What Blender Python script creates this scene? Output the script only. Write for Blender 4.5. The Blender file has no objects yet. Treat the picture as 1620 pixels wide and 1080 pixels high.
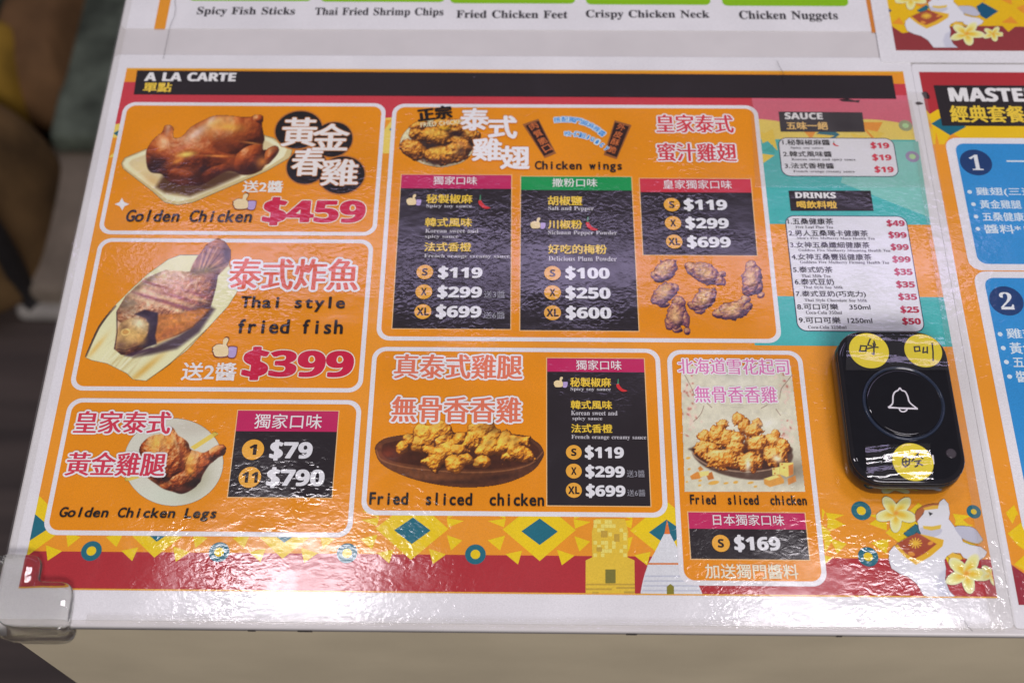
import bpy, bmesh, math, random
import numpy as np
from mathutils import Vector, Matrix
sc = bpy.context.scene
COL = sc.collection

# ------------------------------------------------------------------ camera
CAM_LOC = np.array([.20718, -.14507, .48970]); CAM_ROT = (.491735, .0066716, .0112501); FPX = 1933.57
cd = bpy.data.cameras.new('camera'); cam = bpy.data.objects.new('camera', cd); COL.objects.link(cam)
cam.location = CAM_LOC; cam.rotation_euler = CAM_ROT
cd.sensor_width = 36; cd.lens = FPX / 1620 * 36; cd.clip_start = .01; cd.clip_end = 50
cd.dof.use_dof = True; cd.dof.focus_distance = .535; cd.dof.aperture_fstop = 7.0; cd.dof.aperture_blades = 7
sc.camera = cam

# ------------------------------------------------------------------ world: dim even light of a room
w = bpy.data.worlds.new('World'); sc.world = w; w.use_nodes = True
bg = w.node_tree.nodes['Background']; bg.inputs[0].default_value = (.97, .91, 1, 1); bg.inputs[1].default_value = .17

# ------------------------------------------------------------------ ceiling lamps and one added fill light
def lamp(name, x, y, z, sx, sy, power, col, rx=0, ry=0):
    l = bpy.data.lights.new(name, 'AREA'); l.shape = 'RECTANGLE'; l.size = sx; l.size_y = sy
    l.energy = power; l.color = col
    o = bpy.data.objects.new(name, l); COL.objects.link(o); o.location = (x, y, z)
    o.rotation_euler = (rx, ry, 0)
    return o
lamp('ceiling_or_fill_lamp', -.29, .61, 2.0, .38, .10, 3.8, (1, .93, .99))
lamp('ceiling_or_fill_lamp', .88, .51, 2.0, .44, .12, 4.2, (1, .93, .99))
lamp('ceiling_or_fill_lamp', .28, 1.40, 2.0, 2.0, .14, 4.6, (.72, .60, 1))
lamp('ceiling_or_fill_lamp', .60, -1.7, 1.7, 1.2, .6, 35.0, (1, .94, .97), .80)  # added fill from behind the camera, brightens the beige counter front

vs = sc.view_settings
vs.view_transform = 'Standard'; vs.look = 'None'; vs.exposure = 0.24; vs.gamma = 1
sc.cycles.max_bounces = 8; sc.cycles.transparent_max_bounces = 16
sc.cycles.use_denoising = True

# ------------------------------------------------------------------ helpers
def rotm(rx, ry, rz):
    c, s = math.cos, math.sin
    X = np.array([[1,0,0],[0,c(rx),-s(rx)],[0,s(rx),c(rx)]]); Y = np.array([[c(ry),0,s(ry)],[0,1,0],[-s(ry),0,c(ry)]])
    Z = np.array([[c(rz),-s(rz),0],[s(rz),c(rz),0],[0,0,1]])
    return Z @ Y @ X
RM = rotm(*CAM_ROT)
def PA(u, v, z=0.):
    """reference-photo measurement (u, v) -> point of the horizontal plane at height z (arrays allowed)"""
    u = np.asarray(u, float); v = np.asarray(v, float)
    d = np.stack([(u-810)/FPX, -(v-540)/FPX, -np.ones_like(u)], -1) @ RM.T
    t = (z - CAM_LOC[2]) / d[..., 2]
    return CAM_LOC[:2] + t[..., None] * d[..., :2]
class Ref:                     # a measuring window: offset and magnification of the readings
    def __init__(s, ox, oy, k): s.ox, s.oy, s.k = ox, oy, k
    def __call__(s, x, y, z=0.): return PA(s.ox + np.asarray(x, float)/s.k, s.oy + np.asarray(y, float)/s.k, z)
FULL = Ref(0, 0, 1)

def lin(c):
    c = np.asarray(c, float) / 255.
    return np.where(c <= .04045, c/12.92, ((c+.055)/1.055)**2.4)
WHITE = lin([222, 212, 226])
def alb(c):
    """printed ink colour as read next to the white of the paper (paper = 0.8)"""
    return np.clip(lin(c) * .8 / WHITE, .004, .86)

def laminate(nt, rough=.07, strength=1.0):
    """bumpy clear film on the print: returns bump output"""
    N = nt.nodes; L = nt.links
    g = N.new('ShaderNodeNewGeometry')
    mp = N.new('ShaderNodeMapping'); mp.inputs['Scale'].default_value = (1, 1.5, 1); L.new(g.outputs['Position'], mp.inputs['Vector'])
    n1 = N.new('ShaderNodeTexNoise'); n1.inputs['Scale'].default_value = 270; n1.inputs['Detail'].default_value = 1.2; n1.inputs['Distortion'].default_value = 1.0
    n2 = N.new('ShaderNodeTexNoise'); n2.inputs['Scale'].default_value = 60; n2.inputs['Detail'].default_value = 2
    n3 = N.new('ShaderNodeTexNoise'); n3.inputs['Scale'].default_value = 20; n3.inputs['Detail'].default_value = 1
    for n in (n1, n2, n3): L.new(mp.outputs[0], n.inputs['Vector'])
    r = N.new('ShaderNodeMapRange'); r.inputs['From Min'].default_value = .38; r.inputs['From Max'].default_value = .62
    r.inputs['To Min'].default_value = .08; r.inputs['To Max'].default_value = 1.0; L.new(n3.outputs[0], r.inputs['Value'])
    m = N.new('ShaderNodeMath'); m.operation = 'MULTIPLY'; L.new(n1.outputs[0], m.inputs[0]); L.new(r.outputs[0], m.inputs[1])
    m2 = N.new('ShaderNodeMath'); m2.operation = 'MULTIPLY_ADD'; m2.inputs[1].default_value = 1.1; L.new(n2.outputs[0], m2.inputs[0]); L.new(m.outputs[0], m2.inputs[2])
    b = N.new('ShaderNodeBump'); b.inputs['Strength'].default_value = .26 * strength; b.inputs['Distance'].default_value = .00040
    L.new(m2.outputs[0], b.inputs['Height'])
    return b.outputs[0]

def smears(nt):
    """finger marks and grease: the film's gloss varies"""
    N = nt.nodes; g = N.new('ShaderNodeNewGeometry'); n = N.new('ShaderNodeTexNoise'); n.inputs['Scale'].default_value = 26; n.inputs['Detail'].default_value = 5; n.inputs['Roughness'].default_value = .65; n.inputs['Distortion'].default_value = .8
    nt.links.new(g.outputs['Position'], n.inputs['Vector'])
    r = N.new('ShaderNodeMapRange'); r.inputs['From Min'].default_value = .35; r.inputs['From Max'].default_value = .68; r.inputs['To Min'].default_value = .06; r.inputs['To Max'].default_value = .17
    nt.links.new(n.outputs[0], r.inputs['Value']); return r.outputs[0]
def base_mat(name):
    m = bpy.data.materials.new(name); m.use_nodes = True
    return m, m.node_tree, m.node_tree.nodes['Principled BSDF']
PM = {}
def grain(nt, colsock_or_rgb, amt=.10, scale=2600):
    """fine print grain"""
    N = nt.nodes; L = nt.links
    g = N.new('ShaderNodeNewGeometry'); n = N.new('ShaderNodeTexNoise'); n.inputs['Scale'].default_value = scale; n.inputs['Detail'].default_value = 1
    L.new(g.outputs['Position'], n.inputs['Vector'])
    n2 = N.new('ShaderNodeTexNoise'); n2.inputs['Scale'].default_value = 25; L.new(g.outputs['Position'], n2.inputs['Vector'])
    r = N.new('ShaderNodeMapRange'); r.inputs['From Min'].default_value = .3; r.inputs['From Max'].default_value = .7
    r.inputs['To Min'].default_value = 1-amt; r.inputs['To Max'].default_value = 1+amt; L.new(n.outputs[0], r.inputs['Value'])
    r2 = N.new('ShaderNodeMapRange'); r2.inputs['From Min'].default_value = .3; r2.inputs['From Max'].default_value = .7
    r2.inputs['To Min'].default_value = .95; r2.inputs['To Max'].default_value = 1.05; L.new(n2.outputs[0], r2.inputs['Value'])
    k = N.new('ShaderNodeMath'); k.operation = 'MULTIPLY'; L.new(r.outputs[0], k.inputs[0]); L.new(r2.outputs[0], k.inputs[1])
    v = N.new('ShaderNodeVectorMath'); v.operation = 'SCALE'; L.new(k.outputs[0], v.inputs['Scale'])
    if isinstance(colsock_or_rgb, (tuple, list, np.ndarray)): v.inputs[0].default_value = tuple(float(c) for c in colsock_or_rgb[:3])
    else: L.new(colsock_or_rgb, v.inputs[0])
    return v.outputs[0]
def ink(c):
    c = tuple(c)
    if c in PM: return PM[c]
    m, nt, b = base_mat('printed_ink_%02x%02x%02x' % c)
    nt.links.new(grain(nt, alb(c)), b.inputs['Base Color'])
    b.inputs['Roughness'].default_value = .6; b.inputs['Specular IOR Level'].default_value = .1
    b.inputs['Coat Weight'].default_value = 1; b.inputs['Coat Roughness'].default_value = .07; b.inputs['Coat IOR'].default_value = 1.5
    nt.links.new(laminate(nt), b.inputs['Coat Normal']); nt.links.new(smears(nt), b.inputs['Coat Roughness'])
    PM[c] = m; return m
def picture_mat():
    m, nt, b = base_mat('printed_picture')
    a = nt.nodes.new('ShaderNodeAttribute'); a.attribute_name = 'ink'
    nt.links.new(grain(nt, a.outputs['Color'], .07), b.inputs['Base Color'])
    b.inputs['Roughness'].default_value = .6; b.inputs['Specular IOR Level'].default_value = .1
    b.inputs['Coat Weight'].default_value = 1; b.inputs['Coat Roughness'].default_value = .07
    nt.links.new(laminate(nt), b.inputs['Coat Normal']); nt.links.new(smears(nt), b.inputs['Coat Roughness'])
    return m
PICM = picture_mat()

Z0, DZ = .00045, .00002
def zl(layer): return Z0 + layer * DZ

def empty(name, loc, label, cat, group=None):
    o = bpy.data.objects.new(name, None); COL.objects.link(o); o.location = loc; o.empty_display_size = .01
    o['label'] = label; o['category'] = cat
    if group: o['group'] = group
    return o
def tag(o, label, cat, group=None):
    o['label'] = label; o['category'] = cat
    if group: o['group'] = group
    return o
def link(name, me, mat, parent=None):
    o = bpy.data.objects.new(name, me); COL.objects.link(o)
    if mat and not me.materials: me.materials.append(mat)
    if parent is not None:
        o.parent = parent
        if parent.parent is None: o.matrix_parent_inverse = Matrix.Translation(-parent.location)   # meshes are built in place
    return o
def mesh_np(name, V, F):
    me = bpy.data.meshes.new(name)
    me.from_pydata([tuple(v) for v in np.asarray(V, float).tolist()], [], F)
    me.update(); return me
def flat(name, pts, layer, col, parent, mat=None):
    """flat printed shape from plane points"""
    pts = np.asarray(pts, float)
    a = 0.5*np.sum(pts[:,0]*np.roll(pts[:,1],-1)-np.roll(pts[:,0],-1)*pts[:,1])
    if a < 0: pts = pts[::-1]
    V = np.c_[pts, np.full(len(pts), zl(layer))]
    me = mesh_np(name, V, [list(range(len(pts)))])
    return link(name, me, mat or ink(col), parent)
def multi(name, polys, layer, col, parent, joined=False):
    if not joined:
        for k, q in enumerate(polys): flat(name, q, layer+k*.004, col, parent)
        return
    V = []; F = []; 
    for k, pts in enumerate(polys):
        pts = np.asarray(pts, float)
        a = 0.5*np.sum(pts[:,0]*np.roll(pts[:,1],-1)-np.roll(pts[:,0],-1)*pts[:,1])
        if a < 0: pts = pts[::-1]
        F.append(list(range(len(V), len(V)+len(pts)))); V += [(p[0], p[1], zl(layer)+k*1e-7*3) for p in pts]
    o = link(name, mesh_np(name, V, F), ink(col), parent); o['kind'] = 'stuff'; return o
def rrect(x0, y0, x1, y1, r, n=6):
    p = []
    for cx, cy, a0 in ((x1-r, y1-r, 0), (x0+r, y1-r, 90), (x0+r, y0+r, 180), (x1-r, y0+r, 270)):
        for k in range(n+1):
            a = math.radians(a0 + 90*k/n); p.append((cx+r*math.cos(a), cy+r*math.sin(a)))
    return p
def quadrect(R, tl, tr, br, bl):
    q = [R(*p) for p in (tl, tr, br, bl)]
    return ((q[0][0]+q[3][0])/2, (q[3][1]+q[2][1])/2, (q[1][0]+q[2][0])/2, (q[0][1]+q[1][1])/2)
def rect(x0, y0, x1, y1): return [(x0,y0),(x1,y0),(x1,y1),(x0,y1)]
def boxrect(R, x0, y0, x1, y1):
    xm, ym = (x0+x1)/2, (y0+y1)/2
    return (R(x0,ym)[0], R(xm,y1)[1], R(x1,ym)[0], R(xm,y0)[1])
def circ(c, r, n=36, ry=None):
    ry = ry or r
    return [(c[0]+r*math.cos(2*math.pi*k/n), c[1]+ry*math.sin(2*math.pi*k/n)) for k in range(n)]
def catmull(pts, n=6, closed=True):
    pts = np.asarray(pts, float); m = len(pts); out = []
    rng = range(m) if closed else range(m-1)
    for i in rng:
        g = (lambda k: pts[k % m]) if closed else (lambda k: pts[min(max(k,0),m-1)])
        p0, p1, p2, p3 = g(i-1), g(i), g(i+1), g(i+2)
        for t in np.linspace(0, 1, n, endpoint=False):
            out.append(.5*((2*p1)+(-p0+p2)*t+(2*p0-5*p1+4*p2-p3)*t*t+(-p0+3*p1-3*p2+p3)*t**3))
    if not closed: out.append(pts[-1])
    return np.array(out)

# ------------------------------------------------------------------ lettering
_tc = bpy.data.curves.new('lettering', 'FONT'); _tc.resolution_u = 3; _tc.size = 1
_to = bpy.data.objects.new('lettering', _tc); COL.objects.link(_to)
def _eval(s):
    _tc.body = s
    bpy.context.view_layer.update()
    ev = _to.evaluated_get(bpy.context.evaluated_depsgraph_get())
    me = ev.to_mesh()
    if me is None or not len(me.vertices): 
        return np.zeros((0,2)), []
    V = np.empty(len(me.vertices)*3); me.vertices.foreach_get('co', V); V = V.reshape(-1,3)[:,:2].copy()
    F = [tuple(p.vertices) for p in me.polygons]
    ev.to_mesh_clear(); return V, F
_bar = None; GC = {}
BASES = {'serif': (0x1D400,0x1D41A,0x1D7CE), 'bold': (0x1D5D4,0x1D5EE,0x1D7EC)}
def mapc(c, style):
    if style in BASES and c.isascii():
        b = BASES[style]
        if c.isupper(): return chr(b[0]+ord(c)-65)
        if c.islower(): return chr(b[1]+ord(c)-97)
        if c.isdigit(): return chr(b[2]+ord(c)-48)
    return c
def glyph(c, style):
    """-> (list of (verts, faces, dz)), advance"""
    key = (c, style)
    if key in GC: return GC[key]
    global _bar
    if _bar is None:
        V, _ = _eval('||'); _bar = V[:,0].max()-V[:,0].min()
    if c == ' ': GC[key] = ([], .3); return GC[key]
    if c == '$' and style in BASES:
        (p, adv) = glyph('S', style)
        V, F, _ = p[0]; V = V.copy(); x0, x1, y0, y1 = V[:,0].min(), V[:,0].max(), V[:,1].min(), V[:,1].max()
        xm = (x0+x1)/2; b = .055
        B = np.array([(xm-b,y0-.10),(xm+b,y0-.10),(xm+b,y1+.10),(xm-b,y1+.10)])
        GC[key] = ([(V, F, 0), (B, [(0,1,2,3)], 4e-7)], adv); return GC[key]
    ch = mapc(c, style)
    V, F = _eval(ch)
    W, _ = _eval('|'+ch+'|')
    adv = (W[:,0].max()-W[:,0].min()) - _bar
    if ord(c) > 0x2E80: adv = max(adv, .9)
    GC[key] = ([(V, F, 0)], adv); return GC[key]
def layout(s, style, mono=None, space=.35, track=0.):
    """glyph pieces in em units"""
    out = []; x = 0.
    for c in s:
        g, adv = glyph(c, style)
        if mono:
            if g:
                V = g[0][0]; xm = (V[:,0].min()+V[:,0].max())/2; wd = V[:,0].max()-V[:,0].min()
                k = min(1, .88*mono/max(wd, 1e-6)); k = min(k, 1.0)
                for V, F, dz in g: out.append((np.c_[(V[:,0]-xm)*k+x+mono/2, V[:,1]], F, dz))
            x += mono
        elif c == ' ': x += space
        else:
            for V, F, dz in g: out.append((np.c_[V[:,0]+x, V[:,1]], F, dz))
            x += adv + track
    return out
def ring(wx, wy, n):
    return [(0,0)] + [(wx*math.cos(2*math.pi*k/n), wy*math.sin(2*math.pi*k/n)) for k in range(n)] if (wx or wy) else [(0,0)]
def emit(name, pieces, tf, wt, layer, col, parent, n=8):
    """pieces (em) -> mesh; strokes are fattened by shifted copies a hair apart in height"""
    Vs = []; Fs = []; base = 0; z = zl(layer)
    offs = ring(wt[0], wt[1], n)
    for k, (dx, dy) in enumerate(offs):
        for V, F, dz in pieces:
            q = tf(V + np.array([dx, dy]))
            Vs.append(np.c_[q, np.full(len(q), z + k*9e-7 + dz)])
            Fs += [tuple(i+base for i in f) for f in F]; base += len(q)
    return link(name, mesh_np(name, np.concatenate(Vs), Fs), ink(col), parent)
def text(parent, name, s, R, x0, y0, x1, y1, col, layer, style='sans', wt=(.012,.012), outline=None, orad=.06, skew=0, mono=None, rot=0, box=None, n=6, track=0., space=.35):
    pcs = layout(s, style, mono, space, track)
    if skew: pcs = [(np.c_[V[:,0]+skew*V[:,1], V[:,1]], F, d) for V, F, d in pcs]
    A = np.concatenate([p[0] for p in pcs]); a0, a1, b0, b1 = A[:,0].min()-wt[0], A[:,0].max()+wt[0], A[:,1].min()-wt[1], A[:,1].max()+wt[1]
    X0, Y0, X1, Y1 = box or boxrect(R, x0, y0, x1, y1)
    cx, cy = (X0+X1)/2, (Y0+Y1)/2; sx = (X1-X0)/(a1-a0); sy = (Y1-Y0)/max(b1-b0, 1e-6)
    cr, sr = math.cos(math.radians(rot)), math.sin(math.radians(rot))
    def tf(V):
        u = (V[:,0]-(a0+a1)/2)*sx; v = (V[:,1]-(b0+b1)/2)*sy
        return np.c_[cx+u*cr-v*sr, cy+u*sr+v*cr]
    if outline: emit(name+'_outline', pcs, tf, (wt[0]+orad, wt[1]+orad*sx/sy), layer-1, outline, parent, 12)
    return emit(name, pcs, tf, wt, layer, col, parent, n)
def stroke_poly(pts, wd, closed=False):
    """ribbon quads along a polyline"""
    pts = np.asarray(pts, float); P = np.r_[pts, pts[:1]] if closed else pts
    out = []
    for a, b in zip(P[:-1], P[1:]):
        d = b-a; l = np.hypot(*d)
        if l < 1e-9: continue
        d /= l; nrm = np.array([-d[1], d[0]])*wd/2; e = d*wd*.3
        out.append([a-nrm-e, b-nrm+e, b+nrm+e, a+nrm-e])
    return out

# ------------------------------------------------------------------ printed pictures: colour laid on a fine flat mesh
rs = np.random.RandomState(7)
_tab = rs.rand(256, 256)
def vnoise(x, y):
    xi = np.floor(x).astype(int); yi = np.floor(y).astype(int); fx = x-xi; fy = y-yi
    fx = fx*fx*(3-2*fx); fy = fy*fy*(3-2*fy); g = lambda a, b: _tab[a & 255, b & 255]
    return (g(xi,yi)*(1-fx)+g(xi+1,yi)*fx)*(1-fy)+(g(xi,yi+1)*(1-fx)+g(xi+1,yi+1)*fx)*fy
def fbm(x, y, o=4):
    s = 0; a = .5
    for k in range(o): s = s + a*vnoise(x*2**k+k*17.3, y*2**k+k*9.1); a *= .5
    return s
def sstep(a, b, x): t = np.clip((x-a)/(b-a), 0, 1); return t*t*(3-2*t)
class Pic:
    def __init__(s, R, x0, y0, x1, y1, step=1.0):
        d = step*R.k; s.R = R; s.d = d
        s.X, s.Y = np.meshgrid(np.arange(x0, x1+d, d), np.arange(y0, y1+d, d))
        s.C = np.zeros(s.X.shape+(3,)); s.A = np.zeros(s.X.shape); s.px = R.k
    def lay(s, m, col):
        m = np.clip(m, 0, 1); col = np.asarray(col, float)
        s.C = s.C*(1-m[...,None]) + col*m[...,None]; s.A = np.maximum(s.A, m)
    def sd(s, pts):
        pts = np.asarray(pts, float); D = np.full(s.X.shape, 1e9); ins = np.zeros(s.X.shape, bool)
        for (ax, ay), (bx, by) in zip(pts, np.roll(pts, -1, 0)):
            dx, dy = bx-ax, by-ay; L = dx*dx+dy*dy+1e-9
            t = np.clip(((s.X-ax)*dx+(s.Y-ay)*dy)/L, 0, 1)
            D = np.minimum(D, (s.X-ax-t*dx)**2+(s.Y-ay-t*dy)**2)
            c = ((ay > s.Y) != (by > s.Y)); ins ^= c & (s.X < dx*(s.Y-ay)/(dy if abs(dy) > 1e-9 else 1e-9)+ax)
        D = np.sqrt(D); return np.where(ins, -D, D)
    def poly(s, pts, col, soft=.7, op=1., smooth=False):
        if smooth: pts = catmull(pts)
        f = soft*s.px; m = 1-sstep(-f, f, s.sd(pts)); s.lay(m*op, col); return m
    def line(s, pts, wd, col, op=1.):
        pts = np.asarray(pts, float); D = np.full(s.X.shape, 1e9)
        for (ax, ay), (bx, by) in zip(pts[:-1], pts[1:]):
            dx, dy = bx-ax, by-ay; L = dx*dx+dy*dy+1e-9; t = np.clip(((s.X-ax)*dx+(s.Y-ay)*dy)/L, 0, 1)
            D = np.minimum(D, np.hypot(s.X-ax-t*dx, s.Y-ay-t*dy))
        s.lay((1-sstep(wd/2-.4*s.px, wd/2+.4*s.px, D))*op, col)
    def uv(s, cx, cy, rx, ry, rot):
        c, q = math.cos(math.radians(rot)), math.sin(math.radians(rot)); dx, dy = s.X-cx, s.Y-cy
        return (dx*c+dy*q)/rx, (-dx*q+dy*c)/ry
    def ell(s, cx, cy, rx, ry, rot, col, op=1., soft=.7):
        u, v = s.uv(cx, cy, rx, ry, rot); r = np.hypot(u, v); f = soft*s.px/min(rx, ry)
        m = 1-sstep(1-f, 1+f, r); s.lay(m*op, col); return m
    def dab(s, cx, cy, rx, ry, rot, col, op=.7, mask=None):
        u, v = s.uv(cx, cy, rx, ry, rot); m = np.exp(-1.4*(u*u+v*v))*op
        if mask is not None: m = m*mask
        A = s.A.copy(); s.lay(m, col); s.A = A
    def lumps(s, L, ramp, mask=None, rough=.35, nscale=.05, light=(-.35,-.65,.68), spec=0., seed=0, edge=1.5, gain=1.):
        """a heap of rounded pieces, shaded as the printed food photograph is"""
        H = np.full(s.X.shape, -1e9); T = np.zeros(s.X.shape)
        N = fbm(s.X*nscale+seed*3.7, s.Y*nscale+seed*5.1, 5)
        for k, (cx, cy, rx, ry, rot, h) in enumerate(L):
            u, v = s.uv(cx, cy, rx, ry, rot); r2 = (u*u+v*v)*(1+edge*(fbm(s.X*nscale*.8+k*13.1+seed, s.Y*nscale*.8+k*7.7, 3)-.47))
            z = np.where(r2 < 1, h*np.sqrt(np.clip(1-r2, 0, 1))+k*h*.02, -1e9); up = z > H
            T = np.where(up, np.sqrt(np.clip(1-r2, 0, 1)), T); H = np.maximum(H, z)
        on = H > -1e8; Hh = np.where(on, H, 0)+(N-.47)*rough*np.median([l[5] for l in L])
        gy, gx = np.gradient(Hh, s.d); n = np.stack([-gx, -gy, np.ones_like(gx)], -1); n /= np.linalg.norm(n, axis=-1, keepdims=True)
        l = np.array(light)/np.linalg.norm(light); sh = np.clip((n*l).sum(-1), 0, 1)
        t = np.clip(gain*(.15+.95*sh)*(.35+.65*sstep(.05, .65, T))+(N-.47)*.45, 0, 1)
        ks = [r[0] for r in ramp]; C = np.stack([np.interp(t, ks, [r[1][i] for r in ramp]) for i in range(3)], -1)
        if spec:
            h = l+np.array([0,0,1]); h /= np.linalg.norm(h); sp = np.clip((n*h).sum(-1), 0, 1)**26*spec
            C = C+(255-C)*sp[...,None]
        m = on.astype(float) if mask is None else on*mask
        s.lay(m, C); return m
    def noise(s, scale, amp, mask=1.):
        N = fbm(s.X*scale, s.Y*scale, 4)-.47; s.C = np.clip(s.C*(1+(2*amp*N*mask)[...,None] if np.ndim(mask) else s.C*0+1+2*amp*N[...,None]), 0, 255) if np.ndim(mask)==0 else np.clip(s.C*(1+(2*amp*N*mask)[...,None]), 0, 255)
    def build(s, name, layer, parent, affine=None):
        XY = s.R(s.X, s.Y)
        if affine is not None: XY = affine(XY)
        h, wd = s.X.shape; keep = (s.A[:-1,:-1]+s.A[1:,:-1]+s.A[:-1,1:]+s.A[1:,1:]) > 2
        idx = np.arange(h*wd).reshape(h, wd)
        Q = np.stack([idx[1:,:-1], idx[1:,1:], idx[:-1,1:], idx[:-1,:-1]], -1)[keep]
        used = np.unique(Q); rem = np.full(h*wd, -1); rem[used] = np.arange(len(used)); Q = rem[Q]
        V = np.c_[XY.reshape(-1,2)[used], np.full(len(used), zl(layer))]
        me = bpy.data.meshes.new(name); me.from_pydata(V.tolist(), [], Q.tolist())
        a = me.color_attributes.new('ink', 'FLOAT_COLOR', 'POINT')
        D = np.c_[alb(s.C.reshape(-1,3)[used]), np.ones(len(used))]
        a.data.foreach_set('color', D.astype(np.float32).ravel()); me.update()
        return link(name, me, PICM, parent)

FRIED = [(0,(48,24,16)),(.25,(98,50,22)),(.45,(158,90,32)),(.65,(204,118,38)),(.82,(226,148,54)),(1,(242,186,96))]
ROAST = [(0,(40,16,16)),(.25,(82,32,20)),(.45,(130,52,24)),(.65,(166,74,32)),(.82,(194,102,50)),(1,(224,158,104))]
WHT=(222,212,226); ORG=(226,134,14); BLK=(38,30,36); MAG=(188,34,92); CRIM=(196,24,64); YEL=(236,186,62); REDB=(172,44,54); GREEN=(0,140,76); DORG=(230,142,38); TEAL=(30,100,122); YLW=(240,190,24); TURQ=(70,170,175)
TXB=(26,20,22)

# ================================================================== the counter and floor
def pmat(name, col, rough=.5, scale=40, amt=.12, spec=.4, bump=0., bscale=200, coat=0.):
    m, nt, b = base_mat(name); N = nt.nodes; L = nt.links
    g = N.new('ShaderNodeNewGeometry'); n = N.new('ShaderNodeTexNoise'); n.inputs['Scale'].default_value = scale; n.inputs['Detail'].default_value = 5
    L.new(g.outputs['Position'], n.inputs['Vector'])
    r = N.new('ShaderNodeValToRGB'); r.color_ramp.elements[0].position = .3; r.color_ramp.elements[1].position = .7
    r.color_ramp.elements[0].color = tuple(c*(1-amt) for c in col)+(1,); r.color_ramp.elements[1].color = tuple(min(c*(1+amt), .9) for c in col)+(1,)
    L.new(n.outputs[0], r.inputs[0]); L.new(r.outputs[0], b.inputs['Base Color'])
    b.inputs['Roughness'].default_value = rough; b.inputs['Specular IOR Level'].default_value = spec; b.inputs['Coat Weight'].default_value = coat
    if bump:
        n2 = N.new('ShaderNodeTexNoise'); n2.inputs['Scale'].default_value = bscale; n2.inputs['Detail'].default_value = 4; L.new(g.outputs['Position'], n2.inputs['Vector'])
        bp = N.new('ShaderNodeBump'); bp.inputs['Strength'].default_value = bump; bp.inputs['Distance'].default_value = .001; L.new(n2.outputs[0], bp.inputs['Height']); L.new(bp.outputs[0], b.inputs['Normal'])
    return m
def solid(name, outline, z0, z1, mat, parent=None, bevel=0., seg=3):
    bm = bmesh.new(); vs = [bm.verts.new((p[0], p[1], z0)) for p in outline]; f = bm.faces.new(vs); f.normal_update()
    if f.normal.z > 0: f.normal_flip()
    r = bmesh.ops.extrude_face_region(bm, geom=[f]); top = [v for v in r['geom'] if isinstance(v, bmesh.types.BMVert)]
    for v in top: v.co.z = z1
    bmesh.ops.recalc_face_normals(bm, faces=bm.faces)
    if bevel:
        es = [e for e in bm.edges if abs(e.verts[0].co.z-z1) < 1e-9 and abs(e.verts[1].co.z-z1) < 1e-9]
        bmesh.ops.bevel(bm, geom=es, offset=bevel, segments=seg, affect='EDGES', profile=.5)
    me = bpy.data.meshes.new(name); bm.to_mesh(me); bm.free()
    o = link(name, me, mat, parent)
    if bevel:
        for p in me.polygons: p.use_smooth = abs(p.normal.z) < .98 and p.area < 1
    return o

TX0, TY0, TX1, TY1 = -.0088, -.0150, .95, .75       # counter top
M_TOP = pmat('white_melamine', (.66, .64, .62), .35, 30, .05, .4)
M_FRONT = pmat('beige_board', (.49, .43, .295), .6, 14, .10, .25, .12, 900)
M_CHIP = pmat('chipped_core', (.05, .042, .038), .9)
M_GAP = pmat('dark_joint', (.03, .025, .03), .8)
counter = empty('counter', (.47, .36, -.74), 'white topped counter with a beige front under the menus', 'counter')
solid('counter_top', rect(TX0, TY0, TX1, TY1), -.0042, 0, M_TOP, counter, .0012)
solid('joint', rect(TX0+.0014, TY0+.0014, TX1-.002, TY1-.002), -.0052, -.0042, M_GAP, counter)
solid('cabinet', rect(TX0+.0008, TY0+.0008, TX1-.001, TY1-.001), -.74, -.0052, M_FRONT, counter)

for u, wd in ((395,.0016), (480,.0030), (1000,.0022), (1330,.0012)):
    x = float(PA(u, 995)[0]); rc = random.Random(u)
    q = [(x+wd*a, TY0-.0002+.0010*b) for a, b in ((-1,0),(-.6,.5+rc.random()*.3),(0,.6),(.5,.9),(1,.1))]
    solid('edge_chip', q + [(x+wd, TY0-.0002)], -.0046, -.0026, M_CHIP, counter)
def floor_mat():
    m, nt, b = base_mat('dark_wood_floor'); N = nt.nodes; L = nt.links
    g = N.new('ShaderNodeNewGeometry'); mp = N.new('ShaderNodeMapping'); mp.inputs['Scale'].default_value = (1.5, 22, 1); L.new(g.outputs['Position'], mp.inputs[0])
    n = N.new('ShaderNodeTexNoise'); n.inputs['Scale'].default_value = 2; n.inputs['Detail'].default_value = 6; L.new(mp.outputs[0], n.inputs[0])
    r = N.new('ShaderNodeValToRGB'); r.color_ramp.elements[0].position = .3; r.color_ramp.elements[0].color = (.030,.021,.018,1); r.color_ramp.elements[1].position = .75; r.color_ramp.elements[1].color = (.075,.055,.046,1)
    L.new(n.outputs[0], r.inputs[0]); L.new(r.outputs[0], b.inputs['Base Color']); b.inputs['Roughness'].default_value = .55
    return m
fl = link('floor', mesh_np('floor', [(-4,-3,-.74),(4,-3,-.74),(4,5,-.74),(-4,5,-.74)], [(0,1,2,3)]), floor_mat()); fl['kind'] = 'structure'

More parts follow.
